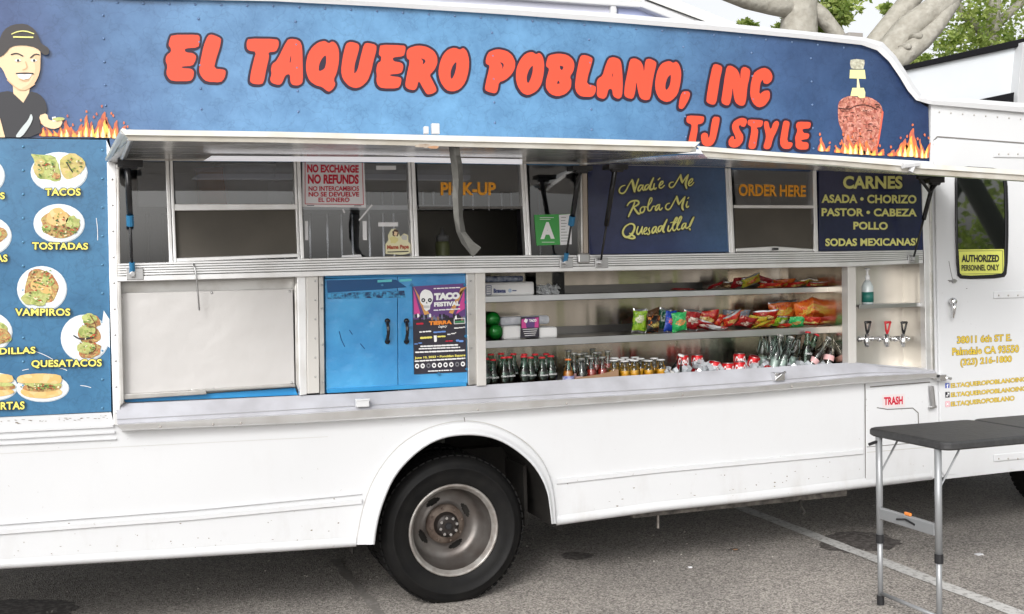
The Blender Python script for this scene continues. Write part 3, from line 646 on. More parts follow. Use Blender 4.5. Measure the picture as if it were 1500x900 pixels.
for s_, l, r in [('TACOS', (66, 276, 287), (118, 276, 287)), ('TOSTADAS', (47, 355, 366), (129, 356, 366)), ('VAMPIROS', (22, 452, 463), (103, 452, 463)), ('QUESATACOS', (46, 528, 540), (149, 526, 539)), ('QUESADILLAS', (-56, 512, 523), (52, 508, 520)), ('S', (0, 282, 292), (7, 282, 292)), ('AS', (-6, 373, 384), (11, 373, 384)), ('TORTAS', (-22, 590, 601), (36, 588, 600))]:
    d = Decal(-.017); d.text(s_, l, r, YEL, 0, bold=.014, outline=INK, ow=.06, space=1.06); d.build('lettering', menu)
rivets('rivets', [(34, y) for y in range(215, 600, 35)]+[(150, y) for y in range(220, 600, 42)], menu, y=-.0045, m=mat('menu_rivet', (.1, .26, .42), .3, .3))
# scratches on the wrap
ds = Decal(-.0052)
for a, b in [((52,515),(78,527)),((141,320),(143,352)),((118,565),(133,568)),((33,543),(42,541)),((88,540),(98,543))]: ds.stroke([a, ((a[0]+b[0])/2+1, (a[1]+b[1])/2-.6), b], .8, WPRINT, 0)
ds.build('scratches', menu, kind='stuff')

# ---- white lower body
ARCH_O = [(522,798),(532,743),(550,697),(580,657),(617,632),(650,621),(680,617),(713,620),(747,633),(777,653),(797,677),(808,703),(813,733),(815,767)]
ARCH_I = [(549,798),(552,772),(560,740),(578,697),(610,663),(643,643),(680,637),(717,640),(747,653),(777,677),(793,700),(802,722),(805,743),(808,768)]
ARCH_O = smooth_line(ARCH_O, 2); ARCH_I = smooth_line(ARCH_I, 2)
arc_mid = lerp_line(ARCH_O, ARCH_I, .35)
low = part('side_panel', [(-480, 636), (0, 611), (163, 604), (166, 618), (178, 626), (430, 616), (550, 609), (712, 599), (960, 581), (1266, 557), (1266, 713), (1100, 733), (960, 748), (815, 768)]+arc_mid[::-1]+[(522, 799), (420, 806), (260, 816), (130, 824), (0, 832), (-480, 862)], 0, .03, WHITE, bevel=.004)
# curled lower edge of the skirt
for name, ln in (('sill', [(-480, 862), (0, 832), (130, 824), (260, 816), (420, 806), (522, 799)]), ('sill', [(815, 768), (960, 748), (1100, 733), (1266, 713), (1366, 701)])):
    loft(name, [(offs(ln, -12), -.001), (offs(ln, -5), -.012), (offs(ln, 0), -.006), (offs(ln, 2), .02), (offs(ln, 1), .06)], WHITE, T, smooth=True)
# fender
sm_o, sm_i = ARCH_O, ARCH_I
loft('fender', [(sm_o, .004), (lerp_line(sm_o, sm_i, .04), -.02), (lerp_line(sm_o, sm_i, .2), -.035), (lerp_line(sm_o, sm_i, .4), -.03), (lerp_line(sm_o, sm_i, .7), -.06), (lerp_line(sm_o, sm_i, .9), -.075), (sm_i, -.06), (sm_i, -.01), (lerp_line(sm_o, sm_i, .9), .03), (lerp_line(sm_o, sm_i, .5), .06)], WHITE2, T, smooth=True)
d = Decal(-.0016); d.stroke([(x-.8, y-1.0) for x, y in ARCH_O], .9, mat('grimy_joint', (.42, .4, .37), .8), 0, dense=0); d.build('fender_joint', T)
# rub rails
def rub(ln, h=7):
    loft('rub_rail', [(ln, 0), (offs(ln, 1), -.012), (offs(ln, h-1), -.012), (offs(ln, h), .0)], WHITE, T)
rub([(-480, 822), (0, 776), (280, 755), (530, 731)], 8); rub([(816, 702), (960, 686), (1100, 673), (1264, 658)], 8)
rub([(-480, 800), (0, 768), (280, 747), (530, 723)], 2)
# stacked mouldings below the menu
rub([(-480, 660), (0, 630), (166, 622)], 5); rub([(-480, 670), (0, 641), (168, 632)], 4); rub([(-480, 680), (0, 650), (170, 642)], 3)
seams = MB()
def seam(pts, wd=1.2, m=None, y=-.0012, name='seam'):
    d = Decal(y); d.stroke(pts, wd, m or INK, 0, dense=0); return d.build(name, T)
SEAM = mat('panel_gap', (.15, .14, .13), .8)
seam([(1267, 563), (1268, 712)], 1.5, SEAM); seam([(680, 612), (681, 618)], 1.2, SEAM)
seam([(-480, 695), (0, 665), (175, 655), (480, 640)], .5, mat('faint_crease', (.5, .49, .46), .6))
rivets('rivets', [(x, tl([(0, 832), (520, 799)], x)-7) for x in range(15, 520, 33)]+[(x, tl([(815, 768), (1266, 713)], x)-8) for x in range(835, 1264, 28)], low, r=.005, m=mat('dirty_rivet', (.4, .38, .35), .6))
dd = Decal(-.0014); rr = random.Random(11); CH = mat('chipped_paint', (.2, .16, .12), .8)
for _ in range(130):
    x = rr.uniform(0, 1260)
    if 500 < x < 830: continue
    yb = tl([(0, 832), (520, 799)], x) if x < 520 else tl([(815, 768), (1266, 713)], x)
    y = yb-abs(rr.gauss(0, 28))-2; dd.blob(x, y, rr.uniform(.4, 1.6), rr.uniform(.3, .9), CH, 0, n=7, j=.5, seed=_)
for _ in range(36):
    x = rr.uniform(-10, 160); dd.blob(x, tl([(0, 616), (166, 608)], x)+rr.uniform(0, 6), rr.uniform(.5, 3), .4, CH, 0, n=7, seed=_+100)
dd.build('paint_chips', low, kind='stuff')

# ---- trash door
tr = part('trash_door', [(1269, 572), (1360, 561), (1364, 702), (1269, 713)], -.006, .03, WHITE, bevel=.003)
seam([(1285, 597.5), (1300, 600), (1337, 598), (1345, 605), (1346, 640)], 1.4, SEAM, y=-.0075)
d = Decal(-.008); d.poly([(1292, 579), (1325, 577), (1326, 596), (1293, 598)], mat('trash_sticker', (.66, .6, .6), .5), 0); d.text('TRASH', (1295, 582, 594), (1322.5, 580.5, 592.5), REDI, 1, bold=.02); d.build('lettering', tr)
part('side_panel', [(1264, 556), (1367, 548), (1367, 702), (1264, 714)], .001, .03, WHITE, bevel=0)
seam([(1275, 567), (1362, 560)], 1.6, SEAM, y=-.003)
seam([(1270, 655), (1364, 647)], 1, SEAM, y=-.0075); seam([(1270, 663), (1364, 655)], 1, mat('faint_crease', (.5, .49, .46), .6), y=-.0075)
rivets('latch_screws', [(1283, 648), (1290, 650), (1350, 640)], tr, y=-.006)
b = MB(); p0, p1 = W(1364, 566, -.02), W(1367, 596, -.02); b.tube([p0, p1], .014, 8); b.tube([p1+Vector((-.03, 0, -.005)), p1+Vector((.02, 0, .0))], .008, 6); b.build('hinge', STEELH, T, smooth=False)

# ---- cab side and door
cab = part('cab_panel', [(1364, 153), (1420, 158), (1560, 170), (1900, 205), (1900, 640), (1500, 686), (1366, 701), (1364, 420), (1362, 262)], 0.002, .03, WHITE2, bevel=0)
door = part('cab_door', [(1369, 206), (1375, 203), (1500, 212), (1640, 224), (1640, 672), (1500, 690), (1384, 697), (1379, 690), (1373, 420)], -.012, .028, WHITE2, bevel=.005)
seam([(1367.5, 212), (1368.5, 206), (1373, 200.5), (1500, 210)], 1.8, SEAM, y=-.001); seam([(1368, 206), (1372, 420), (1378, 690)], 2.2, SEAM, y=-.001)
GK = [(1398, 252), (1404, 243), (1468, 247), (1476, 258), (1478, 330), (1476, 400), (1470, 408), (1408, 410), (1401, 403), (1399, 330)]
GI = [(1403, 256), (1407, 249), (1465, 252), (1471, 261), (1473, 330), (1471, 397), (1466, 402), (1410, 404.5), (1405, 399), (1403, 330)]
g1 = smooth_poly(GK, 1); g2 = smooth_poly(GI, 1)
V = []; Fc = []; n = len(g1)
for pts, y in ((g1, -.012), (lerp_line(g1, g2, .35), -.026), (g2, -.02)):
    V += [W(p[0], p[1], y) for p in pts]
for i in range(2):
    for j in range(n): j2 = (j+1) % n; Fc.append((i*n+j, (i+1)*n+j, (i+1)*n+j2, i*n+j2))
mk('window_gasket', V, Fc, BLACKG, door, smooth=True)
V = [W(p[0], p[1], -.0165) for p in g2]; mk('window_pane', V, [tuple(range(n))], mat('dark_tinted_glass', (.006, .008, .007), .02, spec=1.0), door); MATS['dark_tinted_glass'].node_tree.nodes['Principled BSDF'].inputs['IOR'].default_value = 2.1
d = Decal(-.0185); d.poly([(1401.5, 365.8), (1470.5, 365.2), (1471, 396), (1465, 403.5), (1408, 404.5), (1403.5, 400)], YSIGN, 0)
d.ring([(1404, 368), (1468.5, 367.5), (1469, 401), (1406, 401.8)], .7, INK, .2)
d.text('AUTHORIZED', (1408.6, 373.5, 384.5), (1463.6, 373.5, 384), INK, 1, bold=.02); d.text('PERSONNEL ONLY', (1408.6, 388.5, 397), (1463.6, 387.5, 396.5), INK, 1, bold=.01); d.build('warning_sign', door)
for s_, l, r, bo in [('38011 6th ST E.', (1402, 493, 503.5), (1482, 489.5, 499.5), .002), ('Palmdale CA 93550', (1395, 510, 521), (1492.5, 505.5, 516.5), .002), ('(323) 216-1800', (1407, 526, 538.5), (1482, 521, 533), .002), ('ELTAQUEROPOBLANOINC', (1393, 562, 569.5), (1503, 552.3, 560), .002), ('ELTAQUEROPOBLANOINC', (1393, 575.5, 583), (1503, 566, 573.7), .002), ('ELTAQUEROPOBLANO', (1393, 589, 596.7), (1486, 580, 588), .002)]:
    d = Decal(-.0135); d.text(s_, l, r, mat('gold_letters', (.72, .52, .05), .4), 0, bold=bo, outline=mat('gold_letter_edge', (.12, .08, .02), .5), ow=.035); d.build('lettering', door)
d = Decal(-.0135)
d.poly([(1384.5, 561.5), (1390.8, 561), (1391, 568.5), (1384.7, 569)], mat('icon_blue', (.1, .14, .45), .4), 0); d.text('f', (1386.7, 562.5, 568.7), (1389.4, 562.5, 568.7), WPRINT, 1, bold=.03)
d.poly([(1384.7, 574.5), (1391, 574), (1391.2, 582.5), (1384.9, 583)], INK, 0); d.stroke([(1388.7, 575.5), (1388.7, 580), (1387, 581), (1386.6, 579.5)], 1.1, WPRINT, 1); d.stroke([(1388.7, 575.8), (1390.3, 577.3)], 1, WPRINT, 1)
d.poly([(1384.9, 588.3), (1391.2, 587.8), (1391.4, 596.2), (1385.1, 596.7)], mat('icon_pink', (.7, .3, .35), .4), 0); d.ring([(1386.2, 589.5), (1390, 589.2), (1390.1, 595), (1386.3, 595.3)], .6, WPRINT, 1); d.ellipse(1388.1, 592.2, 1.1, 1.4, WPRINT, 2)
d.build('social_icons', door)
b = MB(); h0 = W(1396, 448, -.03); b.tube([W(1396, 442, -.012), W(1396, 442, -.045)], .022, 12); b.tube([W(1397, 444, -.045), W(1398, 452, -.05), W(1395.5, 466, -.045)], [.014, .011, .008], 8); b.build('door_handle', CHROME, door, smooth=True)
b = MB(); c = W(1396.5, 412, -.014); b.tube([c, c+Vector((0, -.012, 0))], .012, 10); b.tube([c+Vector((-.03, -.004, 0)), c+Vector((.02, -.004, 0))], .005, 6); b.build('door_lock', STEELH, door)
ds_ = Decal(-.0132); ds_.stroke([(1390, 383), (1393, 400), (1396, 412)], .8, SEAM, 0); ds_.blob(1392, 411, 4, .6, SEAM, 0); ds_.blob(1416, 423, 1.2, .6, SEAM, 0); ds_.build('scuffs', door)
for y in (222, 429, 668):
    b = MB(); a = W(1455, y+1, -.014); e = W(1560, y+5 if y < 300 else y-3, -.014); b.add(*boxd(a.x, e.x, -.02, -.012, a.z-.03, a.z+.012)); 
    b.build('door_hinge_strap', WHITE2, door, bevel=.006)
    rivets('strap_rivets', [(1463+k*14, y+4) for k in range(5)], door, y=-.02, r=.006, m=mat('dirty_rivet', (.4, .38, .35), .6))
rivets('rivets', [(x, tl([(1370, 160), (1500, 171)], x)+4) for x in range(1376, 1520, 17)], cab, r=.005, m=mat('dirty_rivet', (.4, .38, .35), .6))
loft('step_edge', [([(1384, 697), (1500, 684), (1640, 668)], -.02), ([(1384, 702), (1500, 689), (1640, 674)], -.02), ([(1384, 702), (1500, 689), (1640, 674)], .05)], WHITE, T)

# ---- upright rails
def rail_(pts, y0=-.018, y1=.03, m=None, name='side_rail', **k): return part(name, pts, y0, y1, m or ALU2, **k)
rail_([(156, 205), (170, 236), (172, 400), (177, 626), (166, 622), (160, 400)], -.02)
rail_([(170.5, 240), (175, 240), (177, 400), (182, 590), (176, 595), (172, 400)], -.028, m=ALU)
rail_([(1350, 262), (1361, 262), (1366, 552), (1357, 552), (1354, 390)], -.012, m=ALU2)
rail_([(1361.5, 262), (1365, 262), (1370, 556), (1366.5, 556)], -.02, m=ALU)
rivets('rail_screws', [(163+.02*(y-210), y) for y in range(225, 620, 38)]+[(1363+.02*(y-270), y) for y in range(290, 550, 36)], T, y=-.021, r=.0045, m=STEELH)
# ---- ribbed belt
rows = []
for i, t in enumerate([0, .02, .1, .1, .16, .16, .28, .28, .34, .34, .46, .46, .52, .52, .64, .64, .7, .7, .84, .9, 1.0, 1.0]):
    pass
rows = [(BELT_T, .03), (BELT_T, -.02)]
for k in range(5):
    t0 = .03+k*.135; rows += [(lerp_line(BELT_T, BELT_B, t0), -.032), (lerp_line(BELT_T, BELT_B, t0+.09), -.032), (lerp_line(BELT_T, BELT_B, t0+.1), -.02), (lerp_line(BELT_T, BELT_B, t0+.125), -.02)]
rows += [(lerp_line(BELT_T, BELT_B, .72), -.036), (lerp_line(BELT_T, BELT_B, .97), -.036), (BELT_B, -.03), (BELT_B, .03)]
GROOVE = mat('belt_groove_shade', (.3, .3, .29), .6, .3)  # groove shade painted as a darker material so the ribs stand out
nb_ = len(BELT_T)-1; bm_ = []
for i in range(len(rows)-1): bm_ += [1 if (i >= 2 and rows[i][1] == -.02 and rows[i+1][1] == -.02) or (rows[i][1] == -.032 and rows[i+1][1] == -.02) else 0]*nb_
belt = loft('belt_rail', rows, [ALU2, GROOVE], T, mi=bm_)
# ---- upper window band
def post(x0, x1, m=None, y0=-.014, lean=6, top=None, name='window_post'):
    yb0, yb1 = tl(BELT_T, x0), tl(BELT_T, x1); tp = tl(HINGE[3:], x0)-2
    return part(name, [(x0-lean, tp), (x1-lean, tp), (x1, yb1+1), (x0, yb0+1)], y0, .03, m or ALU2)
post(248, 253.5); post(254.5, 259, y0=-.02)
post(436, 439.8); post(440.6, 446, y0=-.02)
post(603.5, 607.5, y0=-.012); post(608.4, 614, y0=-.02)
post(770, 774.5, y0=-.012, lean=8); post(775.2, 779, y0=-.02, lean=8)
post(852, 855, ALU, lean=2); post(855.6, 862, mat('tan_post', (.42, .36, .3), .5, .3), y0=-.02, lean=2)
post(1068.5, 1072); post(1072.6, 1077, y0=-.02)
post(1193.5, 1199, y0=-.02, lean=3)
def pane(x0, x1, yt, yb, y=.012, m=None, name='window_pane', parent=None):
    V = [W(x0-4, yt, y), W(x1-4, yt, y), W(x1, yb, y), W(x0, yb, y)]
    return mk(name, V, [(3, 2, 1, 0)], m or GLASS, parent or T)
pane(176, 252, 232, 386, name='window_pane')
w2 = part('sliding_window', [(254, 299), (436, 299), (437, 307), (255, 309)], -.016, .02, ALU2)
part('sash_bar', [(257, 378.5), (438, 371.5), (438, 377), (257, 384)], -.018, .02, ALU2, parent=w2)
part('sash_bar', [(434.5, 305), (437, 305), (438, 376), (435.5, 376)], -.014, .02, ALU2, parent=w2)
pane(258, 436, 232, 303, parent=w2)
V = [W(256, 305, .004), W(434, 303, .004), W(437, 374, .004), W(259, 382, .004)]; mk('insect_screen', V, [(3, 2, 1, 0)], SCREEN, w2)
pane(446, 606, 232, 378)
w4 = part('pickup_window', [(614, 302.5), (770, 302.5), (770.5, 306), (614, 306)], -.004, .02, mat('dark_bar', (.12, .115, .11), .4), bevel=.001)
pane(614, 772, 232, 304, parent=w4)
d = Decal(.010); d.text('PICK-UP', (645.6, 267, 286.5), (726.5, 267, 286.5), ORANGET, 0, bold=.02); d.build('lettering', w4)
pane(779, 854, 236, 376)
w7 = part('order_window', [(1075, 300.5), (1194, 301), (1194, 305.5), (1075, 305)], -.016, .02, ALU2, bevel=.002)
part('sash_bar', [(1078, 364), (1135, 361), (1192, 365), (1192, 368.5), (1078, 369)], -.014, .02, ALU2, parent=w7)
part('sash_bar', [(1190.5, 250), (1193, 250), (1194, 367), (1191.5, 367)], -.012, .02, ALU, parent=w7, bevel=0)
pane(1078, 1196, 246, 303, parent=w7)
V = [W(1075, 303, .004), W(1193, 303, .004), W(1195, 366, .004), W(1077, 366, .004)]; mk('insect_screen', V, [(3, 2, 1, 0)], SCREEN, w7)
d = Decal(.010); d.text('ORDER HERE', (1082, 269.5, 287.5), (1180.8, 271.5, 289), ORANGET, 0, bold=.02); d.build('lettering', w7)
b = MB(); c = W(1135, 365, -.018); b.box(c.x-.015, c.x+.015, -.03, -.01, c.z-.006, c.z+.006); b.build('window_latch', BLACK, w7)
# blue slogan panel
pan = part('slogan_panel', [(861, 240), (1066, 246), (1070, 369), (863, 373)], -.006, .02, NAVY, bevel=.001)
so_, ss = (895, 245), 8.036
SCRIPT = [([(165,215),(125,225),(95,265),(100,300),(135,315),(170,290),(205,220),(250,145)],18),([(250,150),(262,210),(278,290)],32),([(278,290),(300,210),(325,140)],20),
([(375,215),(345,210),(320,245),(318,280),(340,280),(370,230)],20),([(380,210),(370,260),(385,275),(400,265)],18),([(440,205),(410,215),(395,250),(405,272),(430,255),(450,215)],20),([(500,128),(470,195),(453,250),(468,270),(492,255)],28),
([(510,195),(500,245),(515,262),(535,245)],22),([(555,150),(575,130)],16),([(565,225),(610,195),(615,165),(590,170),(565,215),(570,245),(595,250),(630,215)],18),
([(735,175),(700,180),(680,215),(700,245),(735,235),(775,170),(820,90)],18),([(820,90),(825,140),(840,185)],28),([(840,185),(875,130),(910,90)],17),([(910,90),(890,150),(875,200),(890,250)],26),([(915,200),(955,170),(965,135),(940,140),(910,185),(915,220),(945,218),(975,180)],18),
([(280,410),(260,470),(235,520),(205,585)],22),([(190,455),(220,410),(280,392),(325,400),(330,430),(300,455),(265,470)],22),([(265,470),(290,510),(325,555),(345,540)],26),([(380,465),(350,480),(340,520),(360,545),(390,520),(400,480),(380,465),(420,470)],18),
([(430,470),(480,400),(485,365),(465,360),(445,410),(430,490),(445,520),(475,505),(490,460),(520,460)],18),([(570,440),(540,450),(520,490),(530,515),(560,480),(575,440)],20),([(575,440),(565,490),(580,510),(605,480)],18),
([(690,425),(655,435),(638,475),(660,505),(695,495),(730,430),(775,345)],18),([(775,345),(785,400),(800,440)],28),([(800,440),(835,390),(870,350)],17),([(870,350),(850,410),(835,470),(850,505)],26),([(900,405),(885,450),(895,480),(915,460)],20),([(905,370),(915,358)],16),
([(215,670),(165,700),(135,760),(150,810),(190,830),(240,800),(275,740),(280,690),(250,665),(215,670)],26),([(220,780),(250,800),(290,830),(250,845),(180,825)],22),([(320,700),(300,760),(315,800),(345,770),(370,700)],20),([(370,700),(360,750),(370,790)],18),
([(385,770),(420,740),(425,710),(400,715),(382,760),(395,795),(430,775)],16),([(455,715),(440,735),(460,765),(445,795),(425,790)],18),([(530,700),(500,710),(480,750),(490,785),(520,750),(535,705)],20),([(535,705),(525,760),(545,775)],18),
([(595,690),(565,700),(550,745),(565,765),(590,735),(605,690)],20),([(660,618),(624,690),(606,748),(626,767)],26),([(680,690),(665,745),(685,760),(705,735)],20),([(700,740),(760,650),(785,600),(770,590),(745,630),(720,720),(740,755),(765,730)],20),
([(765,730),(810,650),(835,590),(820,578),(795,620),(775,710),(790,745),(815,725)],20),([(700,655),(740,645),(780,655)],12),([(880,660),(850,665),(830,710),(840,735),(870,700),(885,660)],20),([(885,660),(875,710),(895,725),(915,700)],18),([(975,590),(945,650),(925,700)],26),([(925,725),(930,735)],26)]
d = Decal(-.0075)
for pts, wd in SCRIPT:
    P = GL(so_, ss, pts); d.stroke([(x-.5, y+.6) for x, y in P], wd/ss*.95+2.4, INK, 0, dense=1); d.stroke(P, wd/ss*.98, YELP, 1.6, taper=True)
d.build('lettering', pan)
# navy menu panel
pan2 = part('meat_menu_panel', [(1199.5, 247), (1350, 252), (1352, 367), (1200.5, 368)], -.008, .02, NAVY2, bevel=.001)
d = Decal(-.0095)
for s_, l, r in [('CARNES', (1235, 258, 277), (1322, 258, 277)), ('ASADA • CHORIZO', (1203.5, 285, 297.5), (1342.5, 286, 298.5)), ('PASTOR • CABEZA', (1203.5, 305, 317), (1343, 306, 317.5)), ('POLLO', (1250, 325, 336.5), (1300.5, 325.5, 337)), ('SODAS MEXICANAS!', (1209, 349.5, 361), (1344.5, 349, 360))]:
    d.text(s_, l, r, YELP, 0, bold=.02, outline=INK, ow=.04, space=1.03)
d.build('lettering', pan2)

# ---- kitchen behind the windows
xa, xb = W(172, 300).x, W(1360, 300).x; zb, zt = W(700, 376).z, W(700, 236).z
kit = box('kitchen_back_wall', xa-.1, xb, 2.1, 2.14, 1.3, zt+.35, INSIDE, T, bevel=0)
box('kitchen_ceiling', xa-.1, xb, .05, 2.1, zt+.25, zt+.29, INSIDE, T, bevel=0)
box('kitchen_wall', xa-.14, xa-.1, .04, 2.14, 1.3, zt+.3, INSIDE, T, bevel=0)
box('kitchen_counter', xa-.1, xb, .66, .98, 1.2, zb-.02, STEEL, T, bevel=0)
box('kitchen_floor', xa-.1, xb, .64, 2.1, .9, .94, DARK, T, bevel=0)
box('extractor_hood', xa+.1, W(560, 300).x+.2, 1.3, 2.09, zt-.14, zt+.24, mat('hood_steel', (.4, .4, .4), .35, .9), T)
b = MB()
for i in range(30):
    x = xa+.05+i*.09+(.02 if i % 3 else 0); b.tube([(x, 1.9, 1.3), (x, 1.9, zt)], .012, 6)
b.build('ribbed_splashback', mat('rib_steel', (.7, .7, .7), .25, 1), T, kind='stuff')
box('wall_shelf', W(300, 290).x, W(760, 290).x, .92, 1.25, W(400, 300, .92).z-.03, W(400, 300, .92).z, STEELH, T)
box('equipment_panel', W(612, 300).x+.25, W(760, 300).x+.35, 1.0, 1.06, 1.5, W(680, 308, 1.0).z, mat('oven_front', (.13, .12, .1), .35, .6), T)
box('equipment_panel', W(1080, 300).x+.2, W(1190, 300).x+.45, 1.1, 1.15, 1.45, zt, INSIDE, T)
# kitchen things
zs = W(400, 300, .92).z
def lathe_thing(name, prof, m, loc, label, cat, group=None, n=24, parts=()):
    V, Fc = lathe_d(prof, n); Fc.append(tuple(range(n))[::-1]); Fc.append(tuple((len(prof)-1)*n+k for k in range(n)))
    o = mk(name, [(v[0]+loc[0], v[1]+loc[1], v[2]+loc[2]) for v in V], Fc, m, None, smooth=True); tag(o, label, cat, group)
    for (pn, pp, pm) in parts:
        V, Fc = lathe_d(pp, n); Fc.append(tuple(range(n))[::-1]); Fc.append(tuple((len(pp)-1)*n+k for k in range(n)))
        mk(pn, [(v[0]+loc[0], v[1]+loc[1], v[2]+loc[2]) for v in V], Fc, pm, o, smooth=True)
    return o
PLW = mat('white_plastic', (.85, .86, .88), .35); ORP = mat('orange_plastic', (.55, .17, .06), .4)
c = W(361, 300, 1.08); lathe_thing('bucket', [(.13, 0), (.16, .2), (.168, .21), (.165, .23)], PLW, (c.x, 1.08, zs+.001), 'large white bucket on the kitchen shelf behind the sliding window', 'bucket')
c = W(402, 300, 1.08); lathe_thing('tub', [(.09, 0), (.11, .12), (.115, .14)], PLW, (c.x, 1.08, zs+.001), 'small white tub beside the large bucket behind the window', 'tub')
c = W(316, 300, 1.08); lathe_thing('tub', [(.09, 0), (.1, .18), (.105, .2)], ORP, (c.x, 1.08, zs+.001), 'orange tub left of the large white bucket behind the window', 'tub')
c = W(648.5, 373, .72); lathe_thing('squeeze_bottle', [(.037, 0), (.039, .03), (.039, .1), (.034, .115)], mat('salsa_green', (.33, .36, .17), .35), (c.x, .72, zb-.018), 'squeeze bottle of green salsa standing in the open pickup window', 'bottle', parts=[('nozzle', [(.034, .115), (.034, .145), (.012, .155), (.004, .19)], mat('grey_plastic', (.42, .42, .42), .4))])
# strips of tape on the third window
def tape(pts): d = Decal(.0095); d.poly(pts, PAPER, 0); d.build('tape_strip', T)
for (x0, y0, x1, y1, k) in ((446.5, 324, 451, 352, .5), (531, 324, 537, 352, .5), (551, 243, 580, 249, 0), (554, 326, 583, 332, 0)): tape([(x0, y0), (x1, y0), (x1+k, y1), (x0+k, y1)])
tape([(501, 374.5), (528, 373), (530, 376.5), (500, 378)]); tape([(544, 299.5), (546, 301), (527, 323.5), (525, 322.5)]); tape([(501, 307), (503, 306), (506, 312), (504, 312.5)])
# sticker of a seated cook with a pot (plain stand in)
d = Decal(.0095); so3 = (565, 330)
d.poly([(573, 372.5), (565, 372), (564.5, 358), (569, 352), (568, 345), (573, 336), (579, 335), (584, 340), (586, 347), (592, 342), (598, 345), (598, 354), (601, 358), (601, 371), (590, 373.5)], mat('sticker_cream', (.8, .76, .5), .4), 0)
d.blob(579, 342, 4.5, 5, mat('sticker_hair', (.1, .06, .04), .4), 1); d.blob(579.5, 343, 2.8, 3.3, SKIN, 2); d.blob(577, 352, 6.5, 5, mat('sticker_shawl', (.75, .68, .3), .4), 2); d.blob(592, 348, 4.5, 4, mat('sticker_pot', (.55, .55, .52), .4), 1)
d.text('Mama Papa', (567, 359.5, 367), (599, 358.5, 366), mat('sticker_brown', (.45, .1, .05), .4), 3, bold=.03); d.stroke([(568, 369.5), (598, 368.5)], 1.4, INK, 3, dense=0)
tag(d.build('window_sticker', T), 'cream sticker of a seated woman beside a pot')

# ---- signs that could be lifted away
def flat_thing(name, label, cat, quad, m, y, th=.003, group=None):
    o = prism(name, quad, y, y+th, m, None, bevel=0); return tag(o, label, cat, group)
sg = flat_thing('paper_sign', 'white paper sign with red NO EXCHANGE NO REFUNDS lettering in the window', 'sign', [(443, 228), (533, 228), (536, 304.5), (443, 303)], PAPER, .0075)
d = Decal(.0065); d.ring([(447, 236), (530.5, 237), (532.5, 300), (447, 299)], .9, REDI, 0)
for s_, l, r, bo in [('NO EXCHANGE', (450, 241, 253), (525.5, 242, 253.5), .025), ('NO REFUNDS', (451, 255.5, 269.5), (525.5, 256, 270), .025), ('NO INTERCAMBIOS', (452, 273, 280), (526, 273, 280), .005), ('NO SE DEVUELVE', (452, 281.5, 288.3), (526, 281.5, 288.3), .01), ('EL DINERO', (466.5, 289.7, 296.3), (512, 289.7, 296.3), .005)]: d.text(s_, l, r, REDI, .5, bold=bo)
d.stroke([(450, 301.3), (460, 301.3)], .9, INK, .5, dense=0); d.stroke([(519, 301.8), (529, 301.8)], .9, INK, .5, dense=0)
d.build('lettering', sg)
sg = flat_thing('grade_card', 'green health grade card with white letter A in the window', 'card', [(782.3, 315), (837, 313.5), (837.5, 358), (786, 360)], GREENC, .0075)
d = Decal(.0065); d.poly([(818.8, 315), (837, 313.8), (837.5, 358), (820.7, 359.3)], PAPER, 0); d.text('A', (791.7, 325.5, 350.5), (812.5, 325.5, 350), WPRINT, 0, bold=.04)
rr = random.Random(4)
for k in range(9): y = 319+k*4.3; d.stroke([(822, y), (822+rr.uniform(5, 13), y-.2)], .6, INK, .4, dense=0)
for y, a, b_ in ((319, 791, 811), (321.5, 791, 806), (355, 794, 812)): d.stroke([(a, y), (b_, y)], .7, WPRINT, .4, dense=0)
d.build('printing', sg)

# ---- awnings
YO = -1.08
A_T = [(176, 190), (400, 193), (600, 197.5), (820, 202.5), (1026, 208)]      # outer edge, top
A_M = offs(A_T, 8); A_B = [(188, 205), (400, 208), (600, 212.5), (820, 217.5), (1008, 222)]
def awning(name, T_, B_, hinge_px, hz_dz=0, yo=YO, x_in=None, label=None):
    a = bpy.data.objects.new(name, None); a.location = (W(*hinge_px[0]).x, 0, W(*hinge_px[0]).z); link(a, T); a.location = (W(*hinge_px[0]).x, 0, W(*hinge_px[0]).z)
    return a
HL = [(160, 234), (400, 234), (600, 235.5), (820, 238.5), (858, 239.5)]
def panel_loft(name, outer, yo, inner, yi, dz, m, parent, th=.02, kind=None):
    """sheet between an outer and an inner edge with real thickness"""
    V = []; n = len(outer)
    for pts, y in ((outer, yo), (inner, yi)):
        for p in pts: V.append(W(p[0], p[1], y)+Vector((0, 0, dz)))
    V += [v+Vector((0, 0, th)) for v in V]
    Fc = []
    for j in range(n-1): Fc += [(j, j+n, j+n+1, j+1), (2*n+j, 2*n+j+1, 3*n+j+1, 3*n+j), (j, j+1, 2*n+j+1, 2*n+j), (n+j, 3*n+j, 3*n+j+1, n+j+1)]
    Fc += [(0, 2*n, 3*n, n), (n-1, 2*n-1, 4*n-1, 3*n-1)]
    return mk(name, V, Fc, m, parent, kind=kind)
aw = panel_loft('awning', [(188, 205.5), (400, 208.5), (600, 213), (820, 218), (1020, 222.5)], YO+.005, HL, -.03, 0, [UNDER], T)
def edge(T_, B_, yo, dz=.0, m=None, parent=None, t1=.53):
    mid = lerp_line(T_, B_, t1)
    loft('edge_trim', [(T_, yo+.05), (T_, yo-.012), (mid, yo-.012), (mid, yo+.02)], AWNW, parent)
    loft('edge_trim', [(lerp_line(T_, B_, t1), yo-.004), (B_, yo), (B_, yo+.03)], AWNC, parent)
edge(A_T, [(190, 206), (400, 209), (600, 213.5), (820, 218.5), (1010, 223)], YO, parent=aw, t1=.5)
